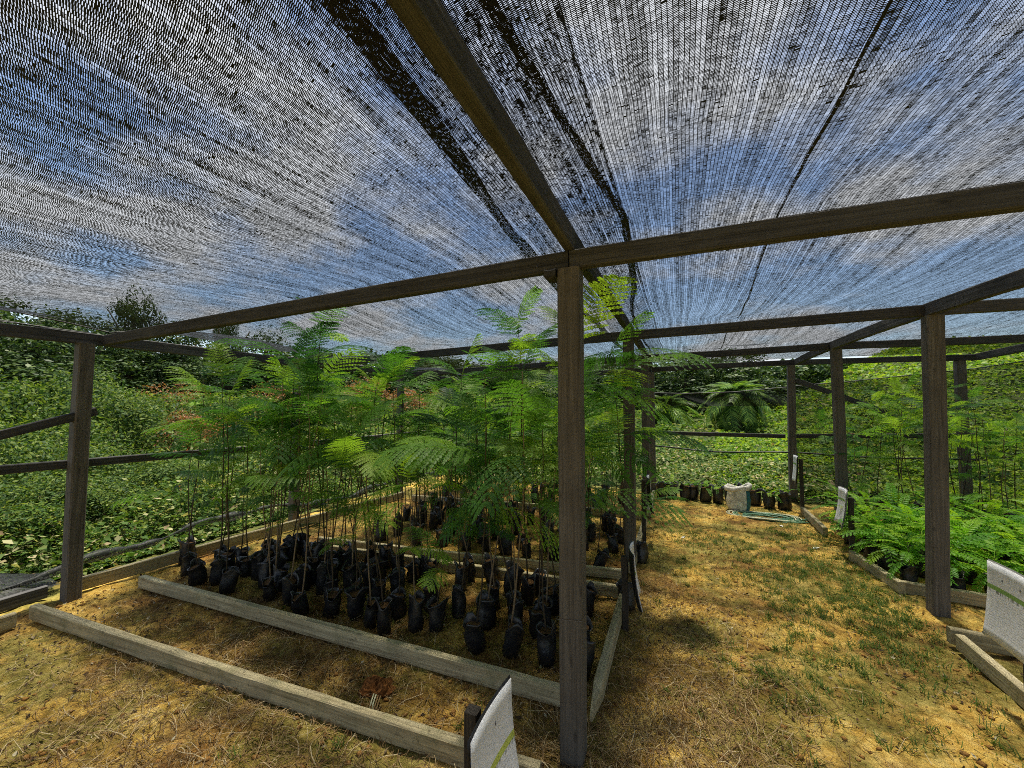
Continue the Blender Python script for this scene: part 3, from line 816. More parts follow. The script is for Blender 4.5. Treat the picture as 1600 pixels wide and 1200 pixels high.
def bag_mesh(seed):
    r = np.random.default_rng(seed); n = 14
    prof = [(0.0, 0.0), (0.046, 0.0), (0.056, 0.012), (0.060, 0.05), (0.061, 0.09), (0.060, 0.13), (0.058, 0.160), (0.063, 0.186), (0.066, 0.200), (0.058, 0.197), (0.053, 0.175), (0.051, 0.160)]
    V, Fc = [(0, 0, 0)], []
    ph = r.random(6) * 6.28; el = 1 + 0.22 * (r.random() - 0.5)
    for j, (rr, z) in enumerate(prof[1:]):
        for k in range(n):
            a = 2 * math.pi * k / n
            cr = 0.004 * math.sin(3 * a + ph[0] + z * 30) + 0.004 * math.sin(5 * a + ph[1] - z * 45) + 0.006 * math.sin(2 * a + ph[5] + z * 14) + 0.005 * (r.random() - 0.5)
            top = max(0, (z - 0.15) / 0.05)
            cr += top * (0.016 * math.sin(2 * a + ph[2]) + 0.009 * math.sin(4 * a + ph[3]))
            zz = z + top * (0.026 * math.sin(2 * a + ph[4]) + 0.014 * math.sin(3 * a + ph[5]))
            V.append(((rr + cr) * math.cos(a) * el, (rr + cr) * math.sin(a) / el, zz))
    m = len(prof) - 1
    for k in range(n):
        Fc.append((0, 1 + (k + 1) % n, 1 + k))
    for j in range(m - 1):
        for k in range(n):
            a = 1 + j * n + k; b = 1 + j * n + (k + 1) % n
            Fc.append((a, b, b + n, a + n))
    me = mesh('polybag', V, Fc, True, M['bag'])
    sv = [(0, 0, 0.184)]; sf = []
    for k in range(n):
        a = 2 * math.pi * k / n
        sv.append((0.053 * math.cos(a) * el, 0.053 * math.sin(a) / el, 0.176 + 0.008 * (r.random() - 0.5)))
    for k in range(n): sf.append((0, 1 + k, 1 + (k + 1) % n))
    return me, mesh('soil', sv, sf, True, M['potsoil'])
BAGS = [bag_mesh(40 + s) for s in range(10)]

STEMS = []
for s in range(6):
    ph = rng.random(4) * 6.28; am = 0.02 + 0.045 * rng.random()
    def path(t, ph=ph, am=am):
        return Vector((am * (math.sin(t * 3.1 + ph[0]) - math.sin(ph[0])) + 0.004 * math.sin(t * 17 + ph[1]), am * (math.sin(t * 2.6 + ph[2]) - math.sin(ph[2])) + 0.004 * math.sin(t * 14 + ph[3]), t))
    me = tube_mesh([path(i / 14) for i in range(15)], lambda t: 0.0055 * (1 - 0.62 * t), 5, 'stem')
    me2 = me.copy()
    me.materials.append(M['stem']); me2.materials.append(M['stem_pale'])
    STEMS.append((path, me, me2))

def seedling(x, y, h, label, group, nfr=7, flen=0.48, seed=0, tall=True, lean=0.0, top=0.42, ring=None, pale=None, detail=True):
    """bag, soil, stem and feathery fronds"""
    r = random.Random(seed)
    z0 = gz(x, y) - 0.004
    e = empty('potted_seedling', (x, y, z0), r.uniform(0, 6.28))
    tag(e, label, 'seedling', group)
    bm, sm = BAGS[r.randrange(10)]
    tilt = (r.gauss(0, 0.10), r.gauss(0, 0.10), r.uniform(0, 6.28))
    s = r.uniform(0.88, 1.15)
    b = link('polybag', bm, e, rot=tilt, scale=(s * 0.94, s * r.uniform(0.82, 1.02), r.uniform(0.85, 1.15)))
    if detail: link('soil', sm, b)
    pth, st, st2 = STEMS[r.randrange(6)]
    pl = r.random() < 0.5 if pale is None else pale
    ln = (lean + r.gauss(0, 0.065), r.gauss(0, 0.065), 0)
    hz = h - 0.15
    so = link('stem', st2 if pl else st, e, loc=(0, 0, 0.15), rot=ln, scale=(0.8 + 0.25 * hz, 0.8 + 0.25 * hz, hz))
    Rm = Euler(ln).to_matrix()
    az = r.uniform(0, 6.28)
    for k in range(nfr):
        f = k / max(1, nfr - 1)
        t = 1 - top * (f ** 1.3) if k else 1.0
        p = pth(t); sx = 0.8 + 0.25 * hz
        p = Rm @ Vector((p.x * sx, p.y * sx, p.z * hz)) + Vector((0, 0, 0.15))
        az += 2.4 + r.uniform(-0.5, 0.5)
        el = R(62) if k == 0 else R(38 - 28 * f + r.uniform(-14, 14))
        L = flen * (0.62 if k == 0 else 1.0) * r.uniform(0.75, 1.15) * (1 - 0.15 * f)
        me = FR[r.randrange(6)] if tall else FRL[r.randrange(3)]
        a_ = ring[k % len(ring)] if ring else az
        # euler order: roll, then raise, then turn
        q = Euler((r.uniform(-0.3, 0.3), -el, a_ - (e.rotation_euler.z if ring else 0)), 'XYZ')
        link('frond', me, e, loc=p, rot=q, scale=L)
    if ring is None and r.random() < 0.45:
        for k in range(2):
            t = r.uniform(0.35, 0.62); p = pth(t); sx = 0.8 + 0.25 * hz
            p = Rm @ Vector((p.x * sx, p.y * sx, p.z * hz)) + Vector((0, 0, 0.15))
            link('frond', FR[r.randrange(6)], e, loc=p, rot=Euler((r.uniform(-0.3, 0.3), -R(r.uniform(0, 35)), r.uniform(0, 6.28))), scale=r.uniform(0.20, 0.36))
    return e

ORD = ['first', 'second', 'third', 'fourth', 'fifth', 'sixth', 'seventh', 'eighth', 'ninth', 'tenth', 'eleventh', 'twelfth', 'thirteenth', 'fourteenth', 'fifteenth', 'sixteenth', 'seventeenth', 'eighteenth', 'nineteenth', 'twentieth']
heroes = [
    (-4.15, 2.55, 1.72, 8, 0.62, 0.42, [2.6, 3.3, 0.4, 2.0, -2.4, 4.0, 1.0, 3.0], 'seedling at the left end of the near bed with fronds trailing left'),
    (-3.82, 2.34, 1.80, 8, 0.66, 0.40, [2.8, 2.2, 0.6, 3.6, -0.6, 4.4, 1.6, 3.1], 'tall arching seedling at the front left of the near bed'),
    (-3.75, 3.00, 1.95, 8, 0.60, 0.40, None, 'tall seedling at the back left of the near bed, behind the arching one'),
    (-4.30, 2.36, 0.86, 5, 0.34, 0.30, None, 'short seedling with a fresh green tuft at the left end of near bed'),
    (-2.55, 2.95, 1.98, 8, 0.58, 0.36, None, 'tall green seedling right of the tallest one in the near bed'),
    (-1.75, 3.05, 1.85, 8, 0.60, 0.36, None, 'light green spreading seedling left of the tall bright one in the near bed'),
    (-1.60, 2.45, 0.62, 3, 0.36, 0.4, None, 'short seedling with low bright leaves at the front of the near bed'),
    (-2.65, 2.50, 0.66, 3, 0.32, 0.4, None, 'short seedling with low pale leaves at front left of the near bed'),
    # x, y, h, n, flen, top, ring, label
    (-4.62, 2.52, 1.88, 5, 0.40, 0.30, None, 'lone thin dark seedling with small pale leaves, nearest the left corner post'),
    (-3.42, 2.62, 2.02, 10, 0.74, 0.36, None, 'tall seedling with the widest fern-like fronds, left of the near bed'),
    (-3.05, 2.82, 2.36, 9, 0.52, 0.34, None, 'tallest seedling, its crown touching the net left of the middle post'),
    (-1.15, 3.08, 2.22, 9, 0.50, 0.34, None, 'tall bright seedling with drooping crown just left of the middle post'),
    (-0.60, 2.66, 2.00, 9, 0.62, 0.42, None, 'dark seedling close behind the middle post, fronds spreading both sides'),
    (-0.40, 3.30, 1.95, 9, 0.72, 0.34, [0.1, -0.5, 0.6, 1.4, -1.2, 0.3, 2.6, -2.5, 0.0], 'seedling with broad fronds reaching right over the path, before second middle post'),
    (-2.25, 2.60, 1.72, 8, 0.52, 0.40, None, 'dark drooping seedling in the middle of the near bed'),
    (-0.38, 4.30, 0.72, 4, 0.50, 0.5, [0.1, -0.4, 0.7, 2.0], 'short seedling whose dark frond hangs over the left path edge'),
]
for i, (x, y, h, n, fl, tp, ring, lab) in enumerate(heroes):
    seedling(x, y, h, lab, 'seedlings in the tall beds', n, fl, 900 + i, True, 0.0, tp, ring, False)
def near_hero(x, y, d=0.13):
    return any(math.hypot(x - q[0], y - q[1]) < d for q in heroes)

def bed(x0, x1, rows, dx, hlo, hhi, bedname, group, seed, nlo=5, nhi=8, flen=(0.46, 0.68), skip=0.1, kw=None):
    r = random.Random(seed)
    for j, yr in enumerate(rows):
        x = x0 + r.uniform(0, dx * 0.6); i = 0
        while x < x1:
            xx = x; yy = yr + r.uniform(-0.075, 0.075) + (x - x0) * 0.06
            x += dx * r.uniform(0.78, 1.3)
            if r.random() < skip or near_hero(xx, yy): continue
            lab = 'feathery seedling in black bag, %s from left in the %s row of %s' % (ORD[min(i, 19)], ORD[j] if j else 'front', bedname)
            h = r.uniform(hlo, hhi) * (1.0 if r.random() > 0.12 else 0.72)
            seedling(xx, yy, h, lab, group, r.randint(nlo, nhi), r.uniform(*flen), seed * 1000 + j * 50 + i, True, 0.0, r.choice([0.18, 0.26, 0.34, 0.42]))
            i += 1
bed(-4.0, -0.56, [2.26, 2.47, 2.68, 2.89, 3.08], 0.195, 1.30, 1.90, 'near bed', 'seedlings in the tall beds', 3, 3, 5, (0.46, 0.72), skip=0.2)
bed(-3.55, -0.60, [3.85, 4.08, 4.32, 4.56, 4.80, 5.04, 5.28], 0.25, 1.15, 1.80, 'second bed', 'seedlings in the tall beds', 4, 2, 4, (0.46, 0.68), skip=0.18)
bed(-3.9, -0.65, [6.0, 6.4, 6.8], 0.30, 1.3, 1.75, 'rear bed', 'seedlings in the tall beds', 5, 3, 5)
bed(2.05, 3.9, [6.5, 6.85, 7.25], 0.24, 1.25, 1.75, 'right rear bed', 'tall seedlings at the back right', 6, 4, 6, (0.36, 0.5))

def low_plant(x, y, h, label, seed):
    r = random.Random(seed)
    e = empty('low_seedling', (x, y, gz(x, y) - 0.004), r.uniform(0, 6.28))
    tag(e, label, 'seedling', 'low bright seedlings beside the path')
    bm, sm = BAGS[r.randrange(10)]
    link('polybag', bm, e, rot=(0, 0, r.uniform(0, 6)))
    pth, st, st2 = STEMS[r.randrange(6)]
    hz = h - 0.15
    link('stem', st2, e, loc=(0, 0, 0.15), scale=(0.6, 0.6, hz))
    az = r.uniform(0, 6)
    for k in range(r.randint(13, 16)):
        t = 1 - 0.85 * (k / 15.0)
        p = pth(t); az += 2.4
        link('leaf', PIN[r.randrange(4)], e, loc=(p.x * 0.6, p.y * 0.6, 0.15 + p.z * hz), rot=Euler((r.uniform(-.3, .3), -R(50 - 4.2 * k + r.uniform(-12, 12)), az)), scale=r.uniform(0.25, 0.38))
r_ = random.Random(77)
for j, yr in enumerate([4.62, 4.92, 5.22, 5.52, 5.82, 6.12]):
    x = 1.76 + r_.uniform(0, 0.08); i = 0
    while x < 3.95:
        low_plant(x, yr + r_.uniform(-.05, .05), r_.uniform(0.36, 0.52), 'low bright plant, %s from the path in %s row behind thick right post' % (ORD[i], ORD[j] if j else 'front'), 5000 + j * 40 + i)
        x += r_.uniform(0.22, 0.30); i += 1

# row of plain black bags at the back edge of the path
for i in range(11):
    r = random.Random(300 + i)
    x = -0.30 + i * 0.175 + r.uniform(-0.03, 0.03); y = 7.28 + r.uniform(-0.06, 0.06)
    if 0.72 < x < 1.02: y += 0.28
    e = empty('planted_bag', (x, y, gz(x, y)))
    tag(e, 'squat black bag with pale leaves at the path end, %s from the left' % ORD[i], 'plant bag', 'black bags across the path end')
    bm, sm = BAGS[i % 6]
    b = link('polybag', bm, e, scale=(1.35, 1.35, 1.25), rot=(0, 0, r.uniform(0, 6)))
    link('soil', sm, b)
    for k in range(4):
        link('leaf', PIN[r.randrange(4)], e, loc=(0, 0, 0.21), rot=Euler((0, -R(r.uniform(15, 60)), r.uniform(0, 6.28))), scale=r.uniform(0.16, 0.26))

# ------------------------------------------------------------------ signs
def sheet_mesh(w, h, bow_u, bow_v, mat):
    """bent sheet in local YZ plane (width along Y, height along -Z from the top), bending along +X"""
    n = 10; th = 0.0035
    V, UV = [], []
    for side in (0, 1):
        for j in range(n + 1):
            for i in range(n + 1):
                u, v = i / n, j / n
                b = bow_u * (4 * (u - 0.5) ** 2) + bow_v * (1 - v) ** 2
                V.append((b - side * th, (u - 0.5) * w, (v - 1) * h)); UV.append((u, v))
    N = (n + 1) ** 2; Fq = []
    I = lambda i, j, s: s * N + j * (n + 1) + i
    for j in range(n):
        for i in range(n):
            Fq.append((I(i, j, 0), I(i + 1, j, 0), I(i + 1, j + 1, 0), I(i, j + 1, 0)))
    for j in range(n):
        for i in range(n):
            Fq.append((I(i, j + 1, 1), I(i + 1, j + 1, 1), I(i + 1, j, 1), I(i, j, 1)))
    for i in range(n):
        Fq += [(I(i, 0, 1), I(i + 1, 0, 1), I(i + 1, 0, 0), I(i, 0, 0)), (I(i, n, 0), I(i + 1, n, 0), I(i + 1, n, 1), I(i, n, 1)),
               (I(0, i, 0), I(0, i + 1, 0), I(0, i + 1, 1), I(0, i, 1)), (I(n, i, 1), I(n, i + 1, 1), I(n, i + 1, 0), I(n, i, 0))]
    me = mesh_np('sheet', np.array(V), np.array(Fq), mat, True)
    uv = me.uv_layers.new(name='UVMap')
    uv.data.foreach_set('uv', np.array(UV, np.float32)[np.array(Fq).ravel()].ravel())
    return me
def sign(x, y, top, rz, label, w=0.30, h=0.40, bow=(0.03, 0.04), mat='sheet', stake_h=None, back='blackboard', stake_dx=-0.03, stake_dy=0.0, lean=0.0):
    e = empty('bed_sign', (x, y, 0), rz)
    tag(e, label, 'sign', 'printed bed signs on stakes')
    sh = link('sheet', sheet_mesh(w, h, bow[0], bow[1], M[mat]), e, loc=(0.012, 0, top), rot=(0, lean, 0))
    link('backing', sheet_mesh(w + 0.012, h + 0.012, bow[0], bow[1], M[back]), e, loc=(0.005, 0, top + 0.006), rot=(0, lean, 0))
    for dy in (-0.06, 0.06) if mat == 'sheet' else (0.03,):
        k = mesh('tack', [(0, -.003, -.006), (0, .003, -.006), (0, .003, .006), (0, -.003, .006), (.004, 0, 0)], [(0, 1, 4), (1, 2, 4), (2, 3, 4), (3, 0, 4)], mat=M['metal'])
        link('tack', k, e, loc=(0.014 + bow[0] * 0.1, dy, top - 0.075))
    st = timber('stake', (0, 0, -0.1), (0, 0, (stake_h or top - 0.04)), 0.045, 0.045, M['stake'], None, seg=6, bev=0.004)
    st.parent = e; st.matrix_basis = Matrix.Translation((stake_dx, stake_dy, 0)) @ st.matrix_basis.copy()
    return e
sign(-0.600, 1.225, 0.605, 0.0, 'white sheet sign with a yellow green band, right at the bottom edge of view', 0.30, 0.42, (0.01, 0.06), 'sheet_yellow', 0.56, stake_dx=-0.065, stake_dy=0.02)
sign(1.575, 2.925, 0.735, math.pi, 'large white printed sign with green stripe at the right edge of view', 0.31, 0.40, (0.010, 0.035), 'sheet', 0.70, 'greyback', stake_dx=-0.04)
sign(1.60, 5.22, 0.70, math.pi - 0.12, 'white printed sign on a stake before the second right post', 0.32, 0.37, (0.03, 0.05), 'sheet', 0.62, 'greyback')
sign(1.61, 7.08, 0.82, math.pi - 0.1, 'small far white sign beside the back right post', 0.30, 0.38, (0.03, 0.03), 'sheet', 0.78)
sign(-0.36, 3.06, 0.55, 0.12, 'edge-on white sign on a black stake beside the second middle post', 0.30, 0.38, (0.03, 0.05), 'sheet', 0.48)
sign(-0.37, 4.95, 0.74, 0.1, 'edge-on white sign left of the path, farther than the second middle post', 0.30, 0.38, (0.03, 0.04), 'sheet', 0.70)

# ------------------------------------------------------------------ sack and hose
def lathe(prof, n, wob, seed, name, mat, a0=0.0, a1=2 * math.pi, off=0.0):
    r = np.random.default_rng(seed); ph = r.random(8) * 6.28
    full = abs(a1 - a0 - 2 * math.pi) < 1e-6
    m = n if full else n + 1
    V, Fc = [], []
    for (rr, z) in prof:
        for k in range(m):
            a = a0 + (a1 - a0) * k / n
            c = 1 + wob * (math.sin(2 * a + ph[0] + z * 7) + 0.6 * math.sin(5 * a + ph[1] - z * 19) + 0.5 * math.sin(9 * a + ph[2] + z * 31))
            V.append(((rr * c + off) * math.cos(a), (rr * c + off) * math.sin(a) * 0.8, z * (1 + 0.06 * math.sin(a + ph[3]) + 0.045 * (z / 0.4) ** 2 * math.cos(2 * a + 0.3) + 0.03 * math.sin(3 * a + ph[4]))))
    for j in range(len(prof) - 1):
        for k in range(n):
            a = j * m + k; b = j * m + (k + 1) % m
            Fc.append((a, b, b + m, a + m))
    return mesh(name, V, Fc, True, mat)
sack = empty('woven_sack', (0.80, 6.92, gz(0.80, 6.92)))
sack.scale = (0.88, 0.88, 0.88)
tag(sack, 'open dirty white woven sack with a teal side standing at the path end', 'sack')
sp_ = [(0.10, 0.0), (0.15, 0.01), (0.17, 0.08), (0.175, 0.18), (0.165, 0.28), (0.155, 0.36), (0.15, 0.40)]
link('body', lathe(sp_, 28, 0.04, 3, 'body', M['sackbody']), sack)
link('teal_panel', lathe(sp_[1:], 10, 0.04, 3, 'teal_panel', M['teal'], -0.85, 0.35, 0.004), sack)
link('rolled_rim', lathe([(0.152, 0.37), (0.176, 0.355), (0.190, 0.375), (0.186, 0.42), (0.166, 0.435), (0.145, 0.42), (0.135, 0.36), (0.12, 0.28)], 36, 0.09, 5, 'rolled_rim', M['white']), sack)
link('filling', mesh('filling', [(0.13 * math.cos(a), 0.10 * math.sin(a), 0.32) for a in np.linspace(0, 6.28, 12, endpoint=False)] + [(0, 0, 0.36)], [(k, (k + 1) % 12, 12) for k in range(12)], True, M['crop']), sack)

hose = empty('garden_hose', (1.12, 6.66, gz(1.12, 6.66)))
tag(hose, 'loosely coiled green hose lying flat beside the sack', 'hose')
rr = random.Random(9)
pts = []
cxh, cyh, ax, ay = 0, 0, 0.36, 0.17
for k in range(9 * 28):
    a = 2 * math.pi * k / 28; lp = k / 28
    wob = 1 + 0.14 * math.sin(lp * 2.3) + 0.07 * math.sin(a * 3 + lp)
    x = math.cos(a) * ax * wob + 0.09 * math.sin(lp * 1.7); y = math.sin(a) * ay * wob + 0.05 * math.cos(lp * 2.1)
    pts.append((x, y, 0.016 + 0.010 * (lp % 3) + 0.006 * math.sin(a * 2 + lp * 3)))
link('coil', tube_mesh(pts, 0.0085, 6), hose, M['hose'])
pts = []
for k in range(3 * 28):
    a = 2 * math.pi * k / 28; lp = k / 28
    pts.append((math.cos(a) * 0.42 * (1 + 0.1 * math.sin(lp * 2)) - 0.05, math.sin(a) * 0.20 * (1 + 0.1 * math.sin(a + lp)), 0.045 + 0.008 * math.sin(3 * a)))
link('pale_loop', tube_mesh(pts, 0.007, 6), hose, M['hosepale'])
pts = [(-0.55 + 0.06 * math.sin(i * 0.9), 7.98 + 0.02 * math.sin(i), 0) for i in range(2)]
pp = [(x, 7.97, 0.80 - 0.05 * math.sin(math.pi * (x + 0.5) / 2.2) ** 2 - 0.01 * (x + 0.5)) for x in np.linspace(-0.45, 1.68, 30)]
pp += [(x, 7.98, 0.78 - 0.03 * math.sin(math.pi * (x - 1.7) / 2.3) ** 2) for x in np.linspace(1.76, 4.0, 24)]
tag(link('black_pipe', tube_mesh(pp, 0.014, 6), None, M['cord']), 'thin black pipe strung below the rail across the back opening', 'pipe')

# ------------------------------------------------------------------ scattered stuff on the soil
def ribbons(name, N, place, L, W, mat, lift=0.012, curl=0.6, up=0.0, segs=4, label=None, cat=None):
    r = rng
    xy = place(N); N = len(xy)
    a = r.random(N) * 2 * math.pi; ln = L[0] + (L[1] - L[0]) * r.random(N) ** 2
    cu = (r.random(N) - 0.5) * 2 * curl * 2
    w = W * (0.6 + 0.8 * r.random(N))
    z0 = soil_h(xy[:, 0], xy[:, 1]) + height(xy[:, 0], xy[:, 1])
    px, py = xy[:, 0].copy(), xy[:, 1].copy()
    rows = []
    hgt = lift * r.random(N)
    for k in range(segs + 1):
        t = k / segs
        ang = a + cu * t
        zz = (soil_h(px, py) + height(px, py) if not up else z0) + 0.004 + hgt * math.sin(math.pi * min(1, t * 1.0)) + up * ln * (t - 0.25 * t * t)
        tw = w * (1 - 0.7 * t)
        nx_, ny_ = -np.sin(ang), np.cos(ang)
        rows.append((np.stack([px + nx_ * tw, py + ny_ * tw, zz], -1), np.stack([px - nx_ * tw, py - ny_ * tw, zz + tw * 0.6], -1)))
        hs = ln / segs * (1.0 if not up else 0.55)
        px = px + np.cos(ang) * hs; py = py + np.sin(ang) * hs
    V = np.stack([np.stack(rw, 1) for rw in rows], 1)       # N, segs+1, 2, 3
    V = V.reshape(N, -1, 3)
    per = (segs + 1) * 2
    f = np.array([(2 * k, 2 * k + 1, 2 * k + 3, 2 * k + 2) for k in range(segs)])
    Fq = (np.arange(N)[:, None, None] * per + f[None]).reshape(-1, 4)
    o = link(name, mesh_np(name, V.reshape(-1, 3), Fq, mat, True))
    return tag(o, label, cat, kind='stuff')

def in_house(N, dens):
    out = []; tot = 0
    while tot < N:
        x = rng.uniform(-4.7, 4.0, 20000); y = rng.uniform(0.2, 7.4, 20000)
        k = rng.random(20000) < dens(x, y)
        out.append(np.stack([x[k], y[k]], -1)); tot += int(k.sum())
    return np.concatenate(out)[:N]
bl = lambda x, y, cx, cy, s: np.exp(-(((x - cx) ** 2 + (y - cy) ** 2) / s ** 2))
patch = lambda x, y: smooth01(0.42, 0.62, fbm(x * 1.5 + 8, y * 1.5, 3))
d_straw = lambda x, y: np.clip(1.0 * bl(x, y, -0.25, 1.9, 0.6) + 0.75 * bl(x, y, 0.05, 2.5, 0.45) + 0.6 * bl(x, y, -0.2, 3.4, 0.5) + 0.55 * bl(x, y, -2.4, 1.8, 1.0) + 0.30 * bl(x, y, -2.2, 1.1, 1.2) + 0.012 + 0.05 * patch(x, y), 0, 1) * np.clip(2.4 / (0.6 + np.hypot(x, y)), 0, 1)
ribbons('straw', 21000, lambda n: in_house(n, d_straw), (0.03, 0.22), 0.0015, M['straw'], 0.030, 0.7, label='dry straw and rootlets strewn over the soil', cat='straw')
d_gr = lambda x, y: np.clip(1.0 * bl(x, y, 1.42, 3.95, 0.33) + 0.8 * bl(x, y, 1.35, 4.8, 0.45) + 0.7 * bl(x, y, 1.0, 5.4, 0.8) * patch(x, y) + 0.55 * bl(x, y, 0.9, 3.6, 0.8) * patch(x * 2 + 1, y * 2) + 0.5 * bl(x, y, 1.45, 2.5, 0.35) * patch(x * 2, y * 2) + 0.06 * patch(x * 2 + 5, y * 2) * smooth01(-0.3, 0.3, x) + 0.015 * patch(x + 3, y), 0, 1) * smooth01(1.74, 1.62, x)
def clumps(n):
    c = in_house(n // 22, d_gr)
    k = rng.integers(0, len(c), n)
    sd = (0.012 + 0.05 * rng.random(len(c)) ** 2)[k]
    return c[k] + rng.normal(size=(n, 2)) * sd[:, None]
ribbons('grass', 24000, clumps, (0.02, 0.085), 0.0022, M['grass'], 0.004, 0.5, 0.6, 3, label='thin patchy green grass sprouting on the path', cat='grass')

def leaves(name, pts, nrm_tilt, size, mat, aspect=0.6, label=None, cat=None, kind='stuff', fold=0.18, parent=None):
    """scatter of little folded leaves (two quads each)"""
    N = len(pts); r = rng
    th = r.random(N) * 2 * math.pi
    ti = r.random(N) * nrm_tilt
    ta = r.random(N) * 2 * math.pi
    n = np.stack([np.sin(ti) * np.cos(ta), np.sin(ti) * np.sin(ta), np.cos(ti)], -1)
    t = np.stack([np.cos(th), np.sin(th), np.zeros(N)], -1)
    t = t - n * (t * n).sum(-1, keepdims=True); t /= np.linalg.norm(t, axis=-1, keepdims=True) + 1e-9
    b = np.cross(n, t)
    s = (np.full(N, size) if np.isscalar(size) else size)[:, None] * (0.6 + 0.8 * r.random((N, 1)))
    w = s * aspect * 0.5
    p = pts
    V = np.stack([p, p + t * s * 0.45 + b * w + n * w * fold, p + t * s, p + t * s * 0.5 - n * w * 0.15, p + t * s * 0.45 - b * w + n * w * fold], 1)
    f = np.array([(0, 3, 2, 1), (0, 4, 2, 3)])
    Fq = (np.arange(N)[:, None, None] * 5 + f[None]).reshape(-1, 4)
    me = mesh_np(name, V.reshape(-1, 3), Fq, mat)
    o = link(name, me, parent)
    if kind: tag(o, label, cat, kind=kind)
    return o
xy = in_house(5200, lambda x, y: np.clip(0.9 * bl(x, y, -4.0, 1.7, 0.6) + 0.15 * bl(x, y, -3, 1.2, 1.2) + 0.03 + 0.16 * patch(x * 1.7 + 2, y * 1.7), 0, 1) * np.clip(3.0 / (0.6 + np.hypot(x, y)), 0, 1))
leaves('leaf_litter', np.stack([xy[:, 0], xy[:, 1], soil_h(xy[:, 0], xy[:, 1]) + 0.008], -1), 0.8, 0.024, M['litter'], 0.5, 'small brown dead leaves scattered on the soil', 'leaf litter')
# clods
def clods(N, dens, smin, smax, name, label):
    xy = in_house(N, dens)
    base = np.array([(1, 0, 0), (-1, 0, 0), (0, 1, 0), (0, -1, 0), (0, 0, 1), (0, 0, -1)], float)
    f = np.array([(0, 2, 4), (2, 1, 4), (1, 3, 4), (3, 0, 4), (2, 0, 5), (1, 2, 5), (3, 1, 5), (0, 3, 5)])
    s = smin + (smax - smin) * rng.random(N) ** 3
    V = base[None] * s[:, None, None] * (0.6 + 0.8 * rng.random((N, 6, 1)))
    V[..., 2] *= 0.6
    a = rng.random(N) * 6.28; c, sn = np.cos(a)[:, None], np.sin(a)[:, None]
    x = V[..., 0] * c - V[..., 1] * sn; y = V[..., 0] * sn + V[..., 1] * c
    V = np.stack([x + xy[:, :1], y + xy[:, 1:], V[..., 2] + (soil_h(xy[:, 0], xy[:, 1]) + 0.002)[:, None]], -1)
    Fq = (np.arange(N)[:, None, None] * 6 + f[None]).reshape(-1, 3)
    return tag(link(name, mesh_np(name, V.reshape(-1, 3), Fq, M['clod'], True)), label, 'clods', kind='stuff')
clods(9000, lambda x, y: np.clip(0.25 + 0.7 * patch(x * 1.5, y * 1.5), 0, 1) * np.clip(2.6 / (0.5 + np.hypot(x, y)), 0, 1), 0.003, 0.020, 'soil_crumbs', 'small crumbs of yellow brown soil')
# root ball pulled from its bag, lying between the boards
rb = empty('root_ball', (-1.58, 1.83, gz(-1.58, 1.83)))
tag(rb, 'loose rusty brown root ball with pale roots lying between the two front boards', 'root ball')
V, Fc = [], []
for j in range(7):
    ph = math.pi * j / 12
    for k in range(16):
        a = 2 * math.pi * k / 16
        q = 0.074 * (1 + 0.65 * (random.random() - 0.5) + 0.22 * math.sin(2 * a + 1) + 0.15 * math.sin(5 * a + j))
        V.append((q * math.cos(a) * math.cos(ph), q * math.sin(a) * math.cos(ph), q * math.sin(ph) * 0.8 - 0.005))
for j in range(6):
    for k in range(16):
        Fc.append((j * 16 + k, j * 16 + (k + 1) % 16, (j + 1) * 16 + (k + 1) % 16, (j + 1) * 16 + k))
link('soil_lump', mesh('soil_lump', V, Fc, False, M['rustsoil']), rb)
for k in range(4):
    link('root', tube_mesh([(0.03 + 0.015 * k, -0.06, 0.03), (0.045 + 0.02 * k, -0.095 - 0.01 * k, 0.018), (0.06 + 0.02 * k, -0.125, 0.008)], 0.004, 5), rb, M['hosepale'] if k < 2 else M['straw'])
# a few fallen pale leaves on the path that can be told apart
for (x, y, s, rz, lab) in ((1.33, 5.4, 0.10, 0.6, 'pale curled leaf lying right of the middle of the path'), (1.22, 6.2, 0.07, 2.0, 'pale fallen leaf on the path in front of the hose'), (0.0, 5.3, 0.08, 1.0, 'thin pale leaf on the path near the left signs'), (1.10, 2.05, 0.07, 2.7, 'pale dead leaf on bare soil at the lower right')):
    me = mesh('fallen_leaf', [(0, 0, 0.004), (0.3, 0.2, 0.09), (0.7, 0.2, 0.10), (1, 0.05, 0.06), (0.7, -0.18, 0.12), (0.3, -0.2, 0.08), (0.5, 0, 0.02)], [(0, 6, 1), (1, 6, 2), (2, 6, 3), (3, 6, 4), (4, 6, 5), (5, 6, 0)], True, M['white'])
    tag(link('fallen_leaf', me, None, loc=(x, y, gz(x, y) + 0.006), rot=(0, 0, rz), scale=s), lab, 'leaf')

# ------------------------------------------------------------------ vegetation outside
def polar(N, a0, a1, d0, d1, power=1.0):
    a = rng.uniform(R(a0), R(a1), N); d = d0 * (d1 / d0) ** rng.random(N)
    return np.sin(a) * d, np.cos(a) * d, d
def outside(x, y):
    return (x < -5.15) | (x > 4.25) | (y > 7.55)
def crop(name, N, a0, a1, d0, d1, mat, size, lump, label, cond=None, hmax=0.45, grow=0.010):
    x, y, d = polar(N, a0, a1, d0, d1)
    k = outside(x, y)
    if cond is not None: k &= cond(x, y)
    x, y, d = x[k], y[k], d[k]
    h = fbm(x * lump, y * lump, 4)
    z = height(x, y) + 0.02 + hmax * smooth01(0.30, 0.75, h) * (0.35 + 0.65 * rng.random(len(x)) ** 0.5) * smooth01(0, 1.0, np.maximum(np.maximum(-5.0 - x, x - 4.2), y - 7.5))
    return leaves(name, np.stack([x, y, z], -1), 1.15, size + grow * d, mat, 0.72, label, 'ground cover')
left_side = lambda x, y: x < -5.0
